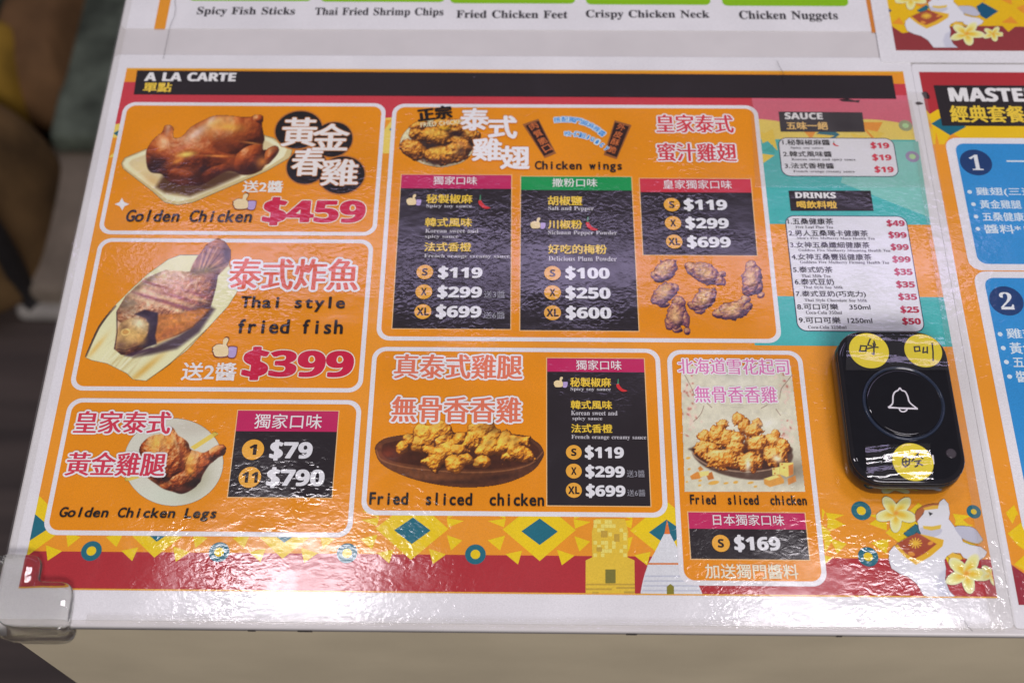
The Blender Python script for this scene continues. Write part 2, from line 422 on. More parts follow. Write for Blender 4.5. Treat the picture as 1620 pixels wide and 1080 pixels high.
# things standing on the floor beside the counter, out of focus
def blob(name, rings, mat, parent=None, sub=2, noise=0., seed=0):
    """loft of closed rings [(z, [(x,y)..])] with caps"""
    bm = bmesh.new(); R = []
    rnd = random.Random(seed)
    for z, pts in rings: R.append([bm.verts.new((p[0]+rnd.uniform(-noise,noise), p[1]+rnd.uniform(-noise,noise), z+rnd.uniform(-noise,noise)*.5)) for p in pts])
    n = len(R[0])
    for a, b in zip(R[:-1], R[1:]):
        for i in range(n): bm.faces.new((a[i], a[(i+1)%n], b[(i+1)%n], b[i]))
    bm.faces.new(R[0][::-1]); bm.faces.new(R[-1]); bmesh.ops.recalc_face_normals(bm, faces=bm.faces)
    me = bpy.data.meshes.new(name); bm.to_mesh(me); bm.free()
    for p in me.polygons: p.use_smooth = True
    o = link(name, me, mat, parent)
    if sub: md = o.modifiers.new('smooth', 'SUBSURF'); md.levels = sub; md.render_levels = sub
    return o
def rr(cx, cy, sx, sy, r, n=3): return rrect(cx-sx/2, cy-sy/2, cx+sx/2, cy+sy/2, r, n)
FZ = -.74
M_BROWN = pmat('brown_canvas', (.125, .074, .030), .8, 11, .6, .2, .4, 120)
M_STRAP = pmat('black_webbing', (.012, .010, .010), .7)
M_GREEN = pmat('grey_green_fabric', (.095, .115, .088), .8, 22, .5, .2, .4, 200)
M_STONE = pmat('grey_beige_fabric', (.20, .165, .125), .8, 25, .2, .2, .3, 200)
M_FOOT = pmat('pale_grey_trim', (.30, .28, .25), .6); M_TAN = pmat('tan_paper', (.16, .085, .036), .8, 14, .3, .2, .3, 150)
M_YELL = pmat('mustard_cloth', (.26, .15, .012), .8, 25, .2)
M_DKGR = pmat('dark_green_cloth', (.018, .024, .016), .8, 12, .4, .2, .5, 90)
def tube(name, pts, r, mat, parent=None, res=2):
    c = bpy.data.curves.new(name, 'CURVE'); c.dimensions = '3D'; s = c.splines.new('NURBS'); s.points.add(len(pts)-1)
    for p, q in zip(s.points, pts): p.co = (*q, 1)
    s.use_endpoint_u = True; s.order_u = 3; c.bevel_depth = r; c.bevel_resolution = res; c.use_fill_caps = True
    o = bpy.data.objects.new(name, c); COL.objects.link(o); bpy.context.view_layer.update()
    me = bpy.data.meshes.new_from_object(o.evaluated_get(bpy.context.evaluated_depsgraph_get())); bpy.data.objects.remove(o); bpy.data.curves.remove(c)
    me.materials.clear()
    for p in me.polygons: p.use_smooth = True
    me.name = name
    return link(name, me, mat, parent)
G = lambda u, v, h=0.: (*PA(u, v, FZ+h), FZ+h)
# low step along the counter, its far half under a grey green cover
xs0, ys0 = G(30,495)[:2]; ys1 = G(110,285)[1]; ys2 = G(120,-260)[1]
step = empty('bench', ((xs0-.10)/2, (ys0+ys2)/2, FZ), 'low beige bench with a grey green cover running beside the counter', 'bench')
def bar(name, x0, x1, y0, y1, z0, z1, mat, parent, r=.012):
    cx, cy = (x0+x1)/2, (y0+y1)/2; sx, sy = x1-x0, y1-y0
    return blob(name, [(z0, rr(cx,cy,sx,sy,r)), (z0+.004, rr(cx,cy,sx,sy,r)), (z1-.008, rr(cx,cy,sx,sy,r)), (z1, rr(cx,cy,sx-.012,sy-.012,r)), (z1+.001, rr(cx,cy,sx-.05,sy-.05,r))], mat, parent, 2)
bar('bench_base', xs0+.012, -.06, ys0, ys2, FZ, FZ+.05, M_STONE, step)
bar('bench_foot', xs0, -.05, ys0-.012, ys0+.02, FZ, FZ+.022, M_FOOT, step)
bar('bench_cover', xs0+.022, -.055, ys1, ys2-.01, FZ+.0515, FZ+.085, M_GREEN, step)
gx_, gy_, _ = G(-48, 330, .08)
bag = empty('bag', (gx_, gy_, FZ), 'sagging brown canvas bag with a black strap on the dark floor', 'bag')
blob('bag_body', [(FZ, rr(gx_-.03,gy_,.20,.20,.05)), (FZ+.04, rr(gx_-.03,gy_,.23,.24,.06)), (FZ+.12, rr(gx_-.03,gy_+.02,.21,.21,.07)), (FZ+.17, rr(gx_-.035,gy_+.03,.16,.15,.05)), (FZ+.185, rr(gx_-.04,gy_+.03,.10,.10,.03))], M_BROWN, bag, 2, .010, 3)
tube('strap', [G(-60,300,.20), G(-20,350,.17), G(10,400,.11), G(45,468,.02), G(60,485,.015)], .012, M_STRAP, bag)
g2 = G(95, 60, .05)
tag(blob('paper_sack', [(FZ, rr(g2[0]-.01,g2[1],.10,.26,.03)), (FZ+.05, rr(g2[0]-.01,g2[1],.11,.28,.03)), (FZ+.12, rr(g2[0]-.01,g2[1],.09,.22,.03)), (FZ+.13, rr(g2[0]-.01,g2[1],.05,.12,.02))], M_TAN, None, 2, .006, 8), 'tan paper sack standing between the bench and dark cloth', 'sack')
g3 = G(-18, 105, .10)
tag(blob('cloth_bundle', [(FZ, rr(g3[0],g3[1],.08,.12,.03)), (FZ+.05, rr(g3[0],g3[1],.10,.14,.04)), (FZ+.12, rr(g3[0],g3[1],.09,.12,.04)), (FZ+.15, rr(g3[0],g3[1],.05,.06,.02))], M_YELL, None, 2, .006, 5), 'mustard yellow cloth bundle behind the brown bag', 'cloth')
g4 = G(20, 10, .06)
tag(blob('cloth_heap', [(FZ, rr(g4[0]-.03,g4[1]+.06,.22,.22,.06)), (FZ+.05, rr(g4[0]-.03,g4[1]+.06,.24,.24,.08)), (FZ+.10, rr(g4[0]-.03,g4[1]+.06,.2,.2,.07)), (FZ+.13, rr(g4[0]-.03,g4[1]+.06,.1,.1,.04))], M_DKGR, None, 2, .012, 6), 'dark green cloth heap on the floor behind the bag', 'cloth')

# ================================================================== a la carte menu
W_, H_ = .40, .27554
menu = empty('menu_sheet', (W_/2, H_/2, 0), 'laminated orange a la carte menu with six white framed dish panels', 'menu')
PAPER = ink(WHT)
def sheet(name, x0, y0, x1, y1, parent, r=.0025):
    return solid(name, rrect(x0, y0, x1, y1, r), .0001, zl(0), PAPER, parent)
sheet('paper', TX0+.0012, -.0124, .4046, FULL(800,90)[1], menu)
flat('orange_ground', rect(0, 0, .4, H_), 1, DORG, menu)
Y = lambda u, v: float(FULL(u, v)[1])
Xf = lambda u, v: float(FULL(u, v)[0])
# red band along the top with a scalloped lower edge, yellow pattern under it
def wavy(x0, x1, ya, amp, per, ph=0., n=160):
    xs = np.linspace(x0, x1, n); return [(x, ya+amp*abs(math.sin(math.pi*(x-x0)/per+ph))) for x in xs]
flat('yellow_band', [(0, Y(180,250)), (.4, Y(1450,232)), (.4, Y(1440,150)), (0, Y(200,150))], 2, (236,196,96), menu)
tri = []
rnd = random.Random(4)
for k in range(14):
    x = .4*k/13; y = Y(800, 222); s = .010
    tri += [[(x-s, y), (x+s, y), (x, y-.012)], [(x+.003, y+.012), (x+.016, y+.012), (x+.010, y+.001)]]
multi('printed_wedge', [[(min(max(px,0),.4),py) for px,py in t] for t in tri], 3, DORG, menu)
flat('red_band', [(.4, Y(1430,134)), (0, Y(195,131))] + wavy(0, .4, Y(800,201), .0055, .058), 4, (196,58,72), menu)
xq = Xf(1190, 170)
flat('faded_red_band', [(.4, Y(1430,152)), (xq, Y(1190,152))] + [p for p in wavy(0, .4, Y(800,201), .0055, .058, n=400) if p[0] >= xq], 4.5, (210,96,120), menu)
multi('pattern_diamond', [[(x-.006,y),(x,y-.005),(x+.006,y),(x,y+.005)] for x, y in ((0.006,Y(190,212)),(.1440,Y(612,206)),(.1470,Y(606,248)),(.357,Y(1345,214)))], 5, TEAL, menu)
flat('top_edge_line', rect(0, H_-.0012, .4, H_), 6, (226,160,50), menu)
# turquoise fields in the right column
xr = Xf(1180, 400)
flat('turquoise_field', rect(xr, Y(1340,356), .4, Y(1340,222)), 5, TURQ, menu)
flat('faded_turquoise', [FULL(1330,290), FULL(1470,345), FULL(1452,225), FULL(1345,224)], 5.5, (126,186,184), menu)
flat('turquoise_field', rect(xr, Y(1340,548), .4, Y(1340,470)), 5, TURQ, menu)
multi('printed_wedge', [[FULL(*p) for p in t] for t in (((1201,208),(1224,220),(1206,228)), ((1202,244),(1225,247),(1206,260)), ((1205,215),(1222,205),(1230,240)),((1370,206),(1400,212),(1385,222)),((1345,212),(1372,218),(1356,226)),((1290,213),(1320,216),(1300,224)))], 6, (236,190,70), menu)
multi('printed_wedge', [[FULL(*p) for p in t] for t in (((1206,240),(1222,230),(1226,244)),)], 7, (60,160,160), menu)
for (u, v, c1) in ((1432,200,(150,150,120)), (1443,249,(150,130,170))):
    c = FULL(u, v); o = flat('ring', circ(c, .0034), 7, c1, menu); flat('ring_centre', circ(c, .0016), 8, (170,200,150), o)
# bottom pattern
RB = Ref(560, 800, 2.893)
bur = []; dia = []; rings = []
dx0 = RB(850,118); sc1 = (RB(1015,118)[0]-RB(680,118)[0])/335.; per = float(RB(850,118)[0]-RB(268,115)[0])
ky = (RB(850,40)[1]-RB(850,240)[1])/200.
def mo(cx, x, y): return (cx+(x-850)*sc1, dx0[1]-(y-118)*ky)
for k in range(-4, 4):
    cx = dx0[0]+k*per
    for t in ([(680,110),(850,-30),(1015,110),(850,252)], [(1005,60),(1085,72),(1012,104)], [(1008,138),(1080,162),(1030,208)], [(928,200),(1008,226),(950,270)], [(770,206),(694,222),(752,268)], [(692,138),(612,160),(670,206)], [(694,60),(612,72),(686,100)], [(1000,20),(1085,30),(1010,60)],[(700,20),(612,30),(690,60)]):
        q = [mo(cx, *p) for p in t]
        q = [(min(max(p[0],0.0),.4), p[1]) for p in q]
        if max(p[0] for p in q)-min(p[0] for p in q) > 1e-4: bur.append(q)
    q = [(min(max(p[0],0.0),.4), p[1]) for p in (mo(cx,766,118), mo(cx,850,58), mo(cx,933,118), mo(cx,850,180))]
    if max(p[0] for p in q)-min(p[0] for p in q) > 1e-4: dia.append(q)
    rx = cx+per/2
    if 0.002 < rx < .22: rings.append((rx, RB(588,223)[1]))
yr = RB(850,228)[1]
flat('red_ground', rect(0, 0, .4, yr), 2, REDB, menu)
multi('sunburst_ray', bur, 3, YLW, menu)
for q in dia: flat('pattern_diamond', q, 4, TEAL, menu)
for c in rings:
    o = flat('ring', circ(c, .0043), 5, TEAL, menu); flat('ring_centre', circ(c, .0020), 6, YLW, o)
flat('bottom_edge_line', rect(0, 0, .4, .0006), 7, (226,160,60), menu)
# right corner ground: orange again beside the last panel, bursts at its edge
RE = Ref(1300, 760, 4.32)
for u, v in ((268,208),(315,522),(1098,215)):
    c = RE(u, v); c = (min(c[0], .3965), c[1]); o = flat('ring', circ(c, .0042 if u < 1000 else .0030), 5, TEAL, menu); flat('ring_centre', circ(c, .0019 if u < 1000 else .0012), 6, YLW, o)
multi('sunburst_ray', [[RE(*p) for p in t] for t in (((40,240),(150,300),(35,330)), ((0,190),(20,215),(0,280)), ((55,400),(155,425),(95,480)), ((320,300),(385,255),(425,310)), ((330,430),(420,400),(460,450)), ((920,235),(1005,305),(905,305)), ((10,320),(75,400),(20,500)))], 4, YLW, menu)

# temple tower and stupa
tp = link('temple_print', mesh_np('temple_print', [(p[0],p[1],zl(5)) for p in [RB(*q) for q in ((1060,406),(1285,406),(1283,250),(1252,236),(1255,120),(1240,60),(1105,60),(1088,120),(1090,236),(1060,250))]], [tuple(range(9,-1,-1))[::-1]]), ink((222,180,60)), menu)
bl = []
for j in range(9):
    for i in range(9):
        if rnd.random() < .33: bl.append([RB(*p) for p in ((1096+i*17,66+j*19),(1112+i*17,66+j*19),(1112+i*17,83+j*19),(1096+i*17,83+j*19))])
multi('temple_blocks', bl, 6, (236,206,110), tp, True)
multi('temple_blocks', [[RB(*p) for p in q] for q in [((1130,115),(1160,115),(1160,145),(1130,145)), ((1190,130),(1215,130),(1215,165),(1190,165)), ((1110,190),(1135,190),(1135,210),(1110,210)), ((1062,357),(1284,357),(1284,364),(1062,364)), ((1062,378),(1180,378),(1180,386),(1062,386)), ((1200,372),(1284,372),(1284,380),(1200,380)), ((1090,395),(1120,395),(1120,402),(1090,402)), ((1235,392),(1284,392),(1284,400),(1235,400))]], 7, (190,150,60), tp)
flat('temple_door', [RB(*p) for p in ((1150,292),(1197,292),(1197,355),(1150,355))], 8, (120,110,52), tp)
st = flat('stupa_print', [RB(*p) for p in ((1310,406),(1318,360),(1328,320),(1345,268),(1375,215),(1418,130),(1447,130),(1490,215),(1520,268),(1545,320),(1575,360),(1595,406))], 5, (214,208,222), menu)
multi('stupa_ledge', [[RB(*p) for p in ((1320+k*4,385-k*22),(1580-k*6,385-k*22),(1580-k*6,392-k*22),(1320+k*4,392-k*22))] for k in range(4)], 6, (190,186,208), st)
flat('stupa_band', [RB(*p) for p in ((1345,262),(1520,262),(1520,270),(1345,270))], 7, (214,120,60), st)
flat('stupa_spire', [RB(*p) for p in ((1420,130),(1432,65),(1446,130))], 7, (220,112,50), st)
flat('stupa_door', [RB(*p) for p in ((1431,405),(1431,370),(1448,358),(1464,370),(1464,405))], 8, (130,118,40), st)

# header
RH = Ref(180, 80, 3.6)
def fbar(name, R, tl, tr, br, bl, layer, col, parent): return flat(name, [R(*bl), R(*br), R(*tr), R(*tl)], layer, col, parent)
hb = fbar('header_bar', FULL, (217.5,113), (1411,121), (1417.6,158), (212,151), 10, BLK, menu)
text(hb, 'heading', 'A LA CARTE', RH, 178, 131, 698, 181, (226,216,226), 12, 'bold', (.035,.02))
text(hb, 'heading', '單點', RH, 170, 188, 333, 242, (232,188,70), 12, wt=(.035,.02))
multi('header_wear', [[FULL(*p) for p in q] for q in (((1326,159),(1340,157.5),(1354,161),(1350,163),(1332,162)), ((1342,161),(1360,160),(1358,164)))], 12, (40,20,26), hb)

def panel(name, R, tl, tr, br, bl, col=ORG, fr=.0021, r=.0062):
    x0, y0, x1, y1 = quadrect(R, tl, tr, br, bl)
    o = flat(name, rrect(x0, y0, x1, y1, r, 8), 10, WHT, menu)
    flat('panel_field', rrect(x0+fr, y0+fr, x1-fr, y1-fr, r-fr*.8, 8), 12, col, o)
    return o
def thumb(parent, R, x0, y0, x1, y1, layer=30, outline=True):
    # thumb-up hand, drawn in a 0..1 box
    def q(p): 
        return [R(x0+(x1-x0)*a, y0+(y1-y0)*b) for a, b in p]
    hand = [(.10,.42),(.17,.36),(.30,.33),(.42,.34),(.44,.16),(.50,.05),(.60,.02),(.66,.10),(.63,.22),(.57,.36),(.63,.46),(.66,.62),(.64,.85),(.48,.93),(.18,.93),(.08,.84),(.05,.72),(.01,.66),(.04,.58),(.02,.50)]
    cuff = [(.67,.50),(.80,.46),(.97,.48),(1.0,.56),(.95,.88),(.84,.98),(.66,.93),(.68,.72)]
    hc = np.array(hand); cc = hc.mean(0)
    if outline:
        flat('thumb_outline', q(catmull(cc+(hc-cc)*1.13, 4)), layer, (120,60,40), parent)
        kc = np.array(cuff); c2 = kc.mean(0); flat('cuff_outline', q(catmull(c2+(kc-c2)*1.18, 4)), layer+1, (120,60,70), parent)
    flat('thumb_mark', q(catmull(hc, 4)), layer+2, (232,200,160), parent)
    flat('cuff_mark', q(catmull(cuff, 4)), layer+2, (176,150,206), parent)
def chili(parent, R, x0, y0, x1, y1, layer=30):
    def q(p): return [R(x0+(x1-x0)*a, y0+(y1-y0)*b) for a, b in p]
    flat('chili_mark', q(catmull([(.05,.42),(.22,.36),(.35,.55),(.60,.78),(1.,.92),(.80,1.0),(.50,.98),(.22,.82),(.05,.62)], 4)), layer, (206,44,48), parent)
    flat('chili_stalk', q([(.10,.42),(.16,.0),(.24,.02),(.24,.38)]), layer+1, (70,130,100), parent)
def badge(parent, R, u, v, s, r=.0041, layer=30):
    c = R(u, v); flat('size_badge', circ(c, r), layer, (236,160,60), parent)
    wd = {1: .30, 2: .62}[len(s)]*r; hh = .52*r
    text(parent, 'size_letter', s, R, 0,0,0,0, (40,26,24), layer+2, 'bold', (.02,.02), box=(c[0]-wd*1.15, c[1]-hh, c[0]+wd*1.15, c[1]+hh))
def dark_box(parent, R, tl, tr, br, bl, hy, hcol):
    x0, y0, x1, y1 = quadrect(R, tl, tr, br, bl); ym = R((tl[0]+tr[0])/2, hy)[1]
    a, b, c, d = R(*tl), R(*tr), R(*br), R(*bl)
    t = lambda p, q, y: (p[0]+(q[0]-p[0])*(y-p[1])/(q[1]-p[1]), y)
    e = .0004
    flat('flavour_box_edge', [(d[0]-e,y0-e),(c[0]+e,y0-e),(b[0]+e,y1+e),(a[0]-e,y1+e)], 14, (236,180,130), parent)
    flat('flavour_box', [(d[0],y0),(c[0],y0),(b[0],y1),(a[0],y1)], 15, BLK, parent)
    flat('flavour_box_header', [t(a,d,ym), t(b,c,ym), (b[0],y1), (a[0],y1)], 17, hcol, parent)
PRICE = dict(style='bold', wt=(.03,.022))
def price(parent, s, R, x0, y0, x1, y1, col=(222,214,228), **k):
    a = dict(PRICE); a.update(k); return text(parent, 'price', s, R, x0, y0, x1, y1, col, 30, **a)
def zh(parent, s, R, x0, y0, x1, y1, col=YEL, wt=(.025,.022), layer=30, name='flavour_name', **k): return text(parent, name, s, R, x0, y0, x1, y1, col, layer, 'sans', wt, **k)
def sub(parent, s, R, x0, y0, x1, y1, col=(196,186,200), layer=30): return text(parent, 'flavour_translation', s, R, x0, y0, x1, y1, col, layer, 'serif', (0,0))
def title(parent, s, R, x0, y0, x1, y1, col, out=(230,220,230), wt=(.030,.006), orad=.075, layer=34): return text(parent, 'dish_title', s, R, x0, y0, x1, y1, col, layer, 'sans', wt, outline=out, orad=orad, n=8)
def caption(parent, s, R, x0, y0, x1, y1, skew=0, mono=.52): return text(parent, 'dish_caption', s, R, x0, y0, x1, y1, TXB, 34, 'sans', (.028,.022), skew=skew, mono=mono)

# ---- golden chicken
pA = panel('dish_panel', FULL, (193,162), (607,166), (600,375), (160,371)); pA['label'] = 'panel of the whole golden roast chicken on a cream tray'
RC = Ref(185, 170, 5.786)
pc = Pic(RC, 20, 40, 1640, 920, .9)
pc.poly([(45,520),(75,470),(270,390),(700,300),(1350,262),(1440,290),(1610,400),(1590,470),(1380,590),(700,880),(560,905),(440,880),(330,780),(60,570)], (206,182,136), smooth=False, soft=1.6)
pc.poly([(60,525),(90,480),(270,405),(700,320),(1350,280),(1420,300),(1560,395),(1530,460),(1380,560),(690,845),(560,875),(460,850),(350,760),(80,560)], (238,222,190))
pc.poly([(110,520),(140,490),(280,435),(700,340),(1345,305),(1400,330),(1500,400),(1350,540),(680,815),(570,830),(470,800),(370,730),(130,545)], (214,190,152), soft=2)
pc.dab(220,560,110,80,0,(228,200,150),.8); pc.dab(330,680,110,60,30,(214,170,110),.7)
pc.poly([(360,740),(420,640),(700,560),(1150,600),(1120,640),(900,740),(670,825),(560,800),(440,790)], (74,40,22), soft=5, op=.9)
body = [(270,430),(290,370),(340,300),(420,230),(440,180),(490,172),(522,200),(520,250),(530,290),(600,275),(680,190),(800,125),(900,85),(1000,82),(1200,100),(1280,75),(1335,85),(1345,130),(1330,160),(1345,250),(1355,300),(1340,350),(1345,400),(1400,375),(1450,352),(1485,385),(1470,440),(1400,520),(1350,570),(1250,620),(1150,628),(1080,600),(1000,598),(900,650),(780,720),(700,725),(560,720),(470,680),(410,620),(320,605),(280,550)]
mk = 1-sstep(-7, 7, pc.sd(catmull(body, 4)))
pc.lumps([(800,400,560,330,-12,330),(480,230,70,90,25,120),(470,420,210,200,10,260),(1000,300,380,240,-15,330),(900,560,320,130,-15,260),(1190,470,180,200,20,280),(1400,450,110,60,-45,150),(620,600,230,140,10,240),(1290,120,70,60,0,160)], ROAST, mk, .10, .012, (-.30,-.72,.62), .22, 3, .3, .80)
m = (mk > .5)*1.
for d in [(900,150,150,40,-30,(238,190,120),.8),(740,240,150,40,-35,(232,196,190),.75),(870,120,60,30,-40,(240,205,190),.7),(1030,190,160,50,5,(232,165,70),.8),(640,440,90,30,-8,(250,215,110),.95),(560,500,60,25,-20,(236,150,60),.8),(440,320,60,40,30,(240,196,160),.7),(470,220,30,60,20,(214,160,140),.7),(980,330,130,80,0,(120,52,26),.8),(1000,390,110,40,0,(112,48,26),.7),(370,540,110,70,0,(40,20,24),.95),(330,500,50,60,0,(54,26,24),.8),(770,590,70,35,-25,(34,16,18),.98),(720,640,60,30,-30,(50,24,20),.7),(930,455,150,12,2,(230,140,70),.9),(1230,335,110,10,8,(226,140,70),.8),(1060,510,120,70,0,(168,74,34),.6),(1330,510,70,60,-40,(220,125,50),.8),(1440,400,40,40,0,(140,74,44),.8),(900,480,40,16,0,(90,40,40),.7),(850,250,60,60,0,(214,130,70),.6),(1130,280,90,60,0,(170,80,34),.5),(600,380,180,26,-18,(196,110,86),.6),(560,680,140,30,5,(120,58,46),.7),(640,590,120,50,0,(150,70,40),.7),(760,360,60,40,0,(214,150,110),.5)]: pc.dab(*d, mask=m)
pc.noise(.02, .16, m)
pc.build('food_picture', 20, pA)
for k, (u, v, rx, ry) in enumerate(((1055,458,135,108),(1250,513,112,100),(1100,665,115,102),(1300,715,132,108))):
    c = RH(u, v); r = (RH(u+rx,v)[0]-RH(u-rx,v)[0])/2; r2 = (RH(u,v-ry)[1]-RH(u,v+ry)[1])/2
    flat('title_disc_rim', circ(c, r*1.04, ry=r2*1.05), 22+k*.01, (186,110,50), pA)
    flat('title_disc', circ(c, r*.985, ry=r2*.985), 24+k*.01, (30,24,26), pA)
for s, b in (('黃',(958,390,1160,555)),('金',(1130,425,1345,577)),('春',(1015,565,1203,722)),('雞',(1180,626,1395,778))):
    text(pA, 'dish_title', s, RH, *b, (232,216,222), 34, 'sans', (.024,.014), outline=(190,120,70), orad=.02)
zh(pA, '送2醬', RH, 735, 748, 967, 816, (232,220,222), (.028,.02), name='extra_note')
thumb(pA, RH, 681, 820, 812, 915)
price(pA, '$459', RH, 850, 842, 1436, 1005, CRIM, outline=(236,214,206), orad=.022, wt=(.035,.012))
caption(pA, 'Golden Chicken', RH, 75, 915, 792, 985, .12)
flat('sparkle', [RH(*p) for p in ((8,882),(36,870),(50,846),(62,870),(92,882),(64,894),(52,918),(38,894))], 30, (224,216,228), pA)

# ---- thai style fried fish
pB = panel('dish_panel', FULL, (155,378), (591,380), (574,622), (113,618)); pB['label'] = 'panel of the whole fried fish on banana leaf paper'
RF = Ref(90, 370, 3.176)
FISH = [(0,(46,24,30)),(.3,(100,54,46)),(.5,(146,84,60)),(.68,(180,114,82)),(.85,(206,146,114)),(1,(232,190,160))]
RF2 = Ref(100, 370, 4.32)
pf = Pic(RF2, 130, 20, 1230, 1030, .9)
pf.poly([(155,850),(250,650),(360,490),(450,400),(580,280),(720,180),(800,150),(950,150),(1130,190),(1150,260),(1200,390),(1130,500),(1000,640),(850,800),(720,900),(575,1010),(480,1000),(440,960),(300,890),(200,870)], (226,216,178), soft=1.2)
lm = pf.A.copy()
for i in range(34):
    q = rnd.random(); x = 200+q*800+rnd.uniform(-60,190); y = 870-q*640+rnd.uniform(-80,160)
    pf.dab(x, y, 200, rnd.uniform(5,14), -44+rnd.uniform(-8,8), (244,238,214) if i % 2 else (196,168,112), .5, mask=lm)
pf.line(catmull([(160,840),(250,640),(360,500)], 5, False), 16, (110,84,70), .7); pf.line([(575,1005),(720,905),(980,660)], 8, (150,110,60), .6)
pf.dab(560,930,200,26,-40,(214,160,70),.8,mask=lm); pf.dab(230,780,120,20,-50,(222,176,96),.8,mask=lm)
pf.poly([(640,770),(790,700),(930,600),(1010,500),(1040,520),(930,680),(780,790),(600,830),(480,850)], (60,40,54), soft=4, op=.9)
fish = [(370,530),(430,430),(560,310),(700,252),(870,265),(890,210),(930,150),(980,80),(1060,35),(1110,60),(1150,120),(1130,220),(1060,290),(1050,360),(1030,440),(1000,540),(900,640),(780,700),(620,750),(480,835),(400,832),(350,790),(372,680)]
fm = 1-sstep(-4, 4, pf.sd(fish))
pf.lumps([(720,450,400,260,-32,300),(1050,140,130,90,-55,120),(450,700,160,150,-20,160),(960,260,160,90,-40,150)], FISH, fm, .16, .03, (-.3,-.6,.7), 0, 5, .2)
mm = (fm > .5)*1.
for d in [(720,380,300,110,-20,(212,150,146),.6),(860,440,200,80,-15,(206,142,128),.6),(560,340,200,26,-34,(120,96,70),.8),(430,480,90,80,-40,(120,100,84),.8),(980,240,120,36,-12,(150,126,66),.85),(1050,110,90,70,-30,(176,112,96),.7),(1110,130,36,70,0,(70,54,70),.8),(960,130,90,16,-40,(150,60,70),.7),(1010,300,60,14,-45,(84,50,60),.8)]: pf.dab(*d, mask=mm)
for k, (x, y, l) in enumerate(((560,430,110),(660,400,150),(700,470,170),(800,440,150),(830,510,130),(930,420,110),(620,350,130))):
    pf.dab(x, y, l, 12, 18, (150,80,96), .7, mask=mm); pf.dab(x-10, y+30, l, 14, 18, (240,196,160), .6, mask=mm)
pf.poly([(650,560),(800,548),(950,515),(1005,520),(890,640),(760,708),(640,755),(622,700)], (196,116,52), soft=3, op=.92); pf.dab(720,680,120,30,-30,(170,90,44),.7,mask=mm); pf.dab(820,590,140,26,-12,(222,140,66),.7,mask=mm)
pf.poly([(490,555),(560,522),(650,545),(648,620),(632,700),(642,758),(560,785),(510,775),(575,700),(592,640),(568,585)], (50,36,54), soft=2)
pf.poly([(368,660),(400,610),(470,580),(540,585),(588,620),(575,700),(520,760),(430,805),(360,792)], (196,150,98), soft=2.5)
for d in [(520,620,70,50,20,(232,214,190),.85),(480,680,60,50,0,(224,178,110),.8),(420,640,50,40,0,(150,110,84),.8),(400,770,50,40,10,(110,74,66),.8),(480,770,80,24,-24,(120,76,60),.8),(540,720,36,50,0,(206,150,84),.7)]: pf.dab(*d, mask=mm)
pf.ell(430,676,34,24,-10,(236,190,120)); pf.ell(430,676,22,15,-10,(196,140,80)); pf.line([(372,790),(430,800),(520,770)], 7, (80,48,50), .8); pf.line([(370,540),(372,680),(355,790)], 9, (70,50,54), .7)
pf.poly([(420,840),(470,815),(600,780),(640,790),(560,815),(470,845)], (70,44,66), soft=2, op=.85)
pf.poly([(872,262),(890,215),(930,150),(980,80),(1060,35),(1110,60),(1150,120),(1148,180),(1128,222),(1065,285),(1000,320)], (150,98,88), soft=2, op=.85)
for k in range(9):
    ex, ey = 960+k*24, 90+abs(k-3)*12+(k > 4)*(k-4)*18
    pf.line([(930+k*10, 255), (ex, ey)], 9, (84,54,58) if k % 2 else (206,150,122), .65)
pf.dab(1120,140,40,80,-10,(66,50,68),.9,mask=mm); pf.dab(970,255,110,30,-8,(120,100,52),.85,mask=mm); pf.dab(1050,300,50,20,-40,(80,48,56),.8,mask=mm); pf.dab(1040,60,60,30,-20,(190,120,100),.7,mask=mm)
pf.noise(.05, .22, mm); pf.noise(.02, .14, mm); pf.build('food_picture', 20, pB)
title(pB, '泰式炸魚', RF, 868, 130, 1520, 288, (216,88,54))
caption(pB, 'Thai style', RF, 925, 320, 1450, 398); caption(pB, 'fried fish', RF, 913, 435, 1440, 508)
thumb(pB, RF, 784, 525, 906, 628); zh(pB, '送2醬', RF, 630, 650, 905, 742, (226,214,222), (.02,.02), name='extra_note')
price(pB, '$399', RF, 934, 572, 1494, 742, CRIM, outline=(236,214,206), orad=.022, wt=(.035,.012))

# ---- golden chicken legs
pCc = panel('dish_panel', FULL, (107,631), (572,633), (558,850), (70,847)); pCc['label'] = 'panel of golden chicken legs on a pale round plate'
RL = Ref(195, 655, 6.97)
pl = Pic(RL, 0, 40, 1150, 1030, .9)
pl.ell(560,535,548,482,0,(212,204,196)); pm = pl.A.copy()
pl.dab(760,150,300,120,0,(196,184,176),.9,mask=pm); pl.dab(500,900,400,140,0,(206,206,196),.8,mask=pm); pl.dab(820,720,160,260,35,(150,140,110),.55,mask=pm)
pl.poly([(745,370),(1010,200),(1060,225),(790,400)], (226,190,80), op=.9); pl.poly([(20,700),(250,690),(60,745),(30,745)], (226,190,80), op=.9)
pl.C = pl.C*1
leg = [(180,400),(240,300),(330,240),(430,220),(510,150),(560,165),(610,240),(660,270),(720,320),(745,390),(820,415),(900,430),(1000,370),(1060,345),(1110,345),(1142,390),(1130,450),(1060,480),(1000,530),(950,570),(880,680),(850,760),(760,840),(650,885),(550,860),(450,830),(360,770),(270,700),(230,600)]
lk = 1-sstep(-8, 8, pl.sd(catmull(leg, 4)))
pl.lumps([(500,480,330,330,20,300),(640,700,260,180,-20,230),(800,560,190,230,30,260),(980,450,190,75,-30,130),(1080,410,60,60,0,90),(600,280,140,120,30,160),(360,560,180,260,10,220)], ROAST, lk, .16, .022, (-.35,-.65,.68), .12, 8, .4)
lmk = (lk > .5)*1.
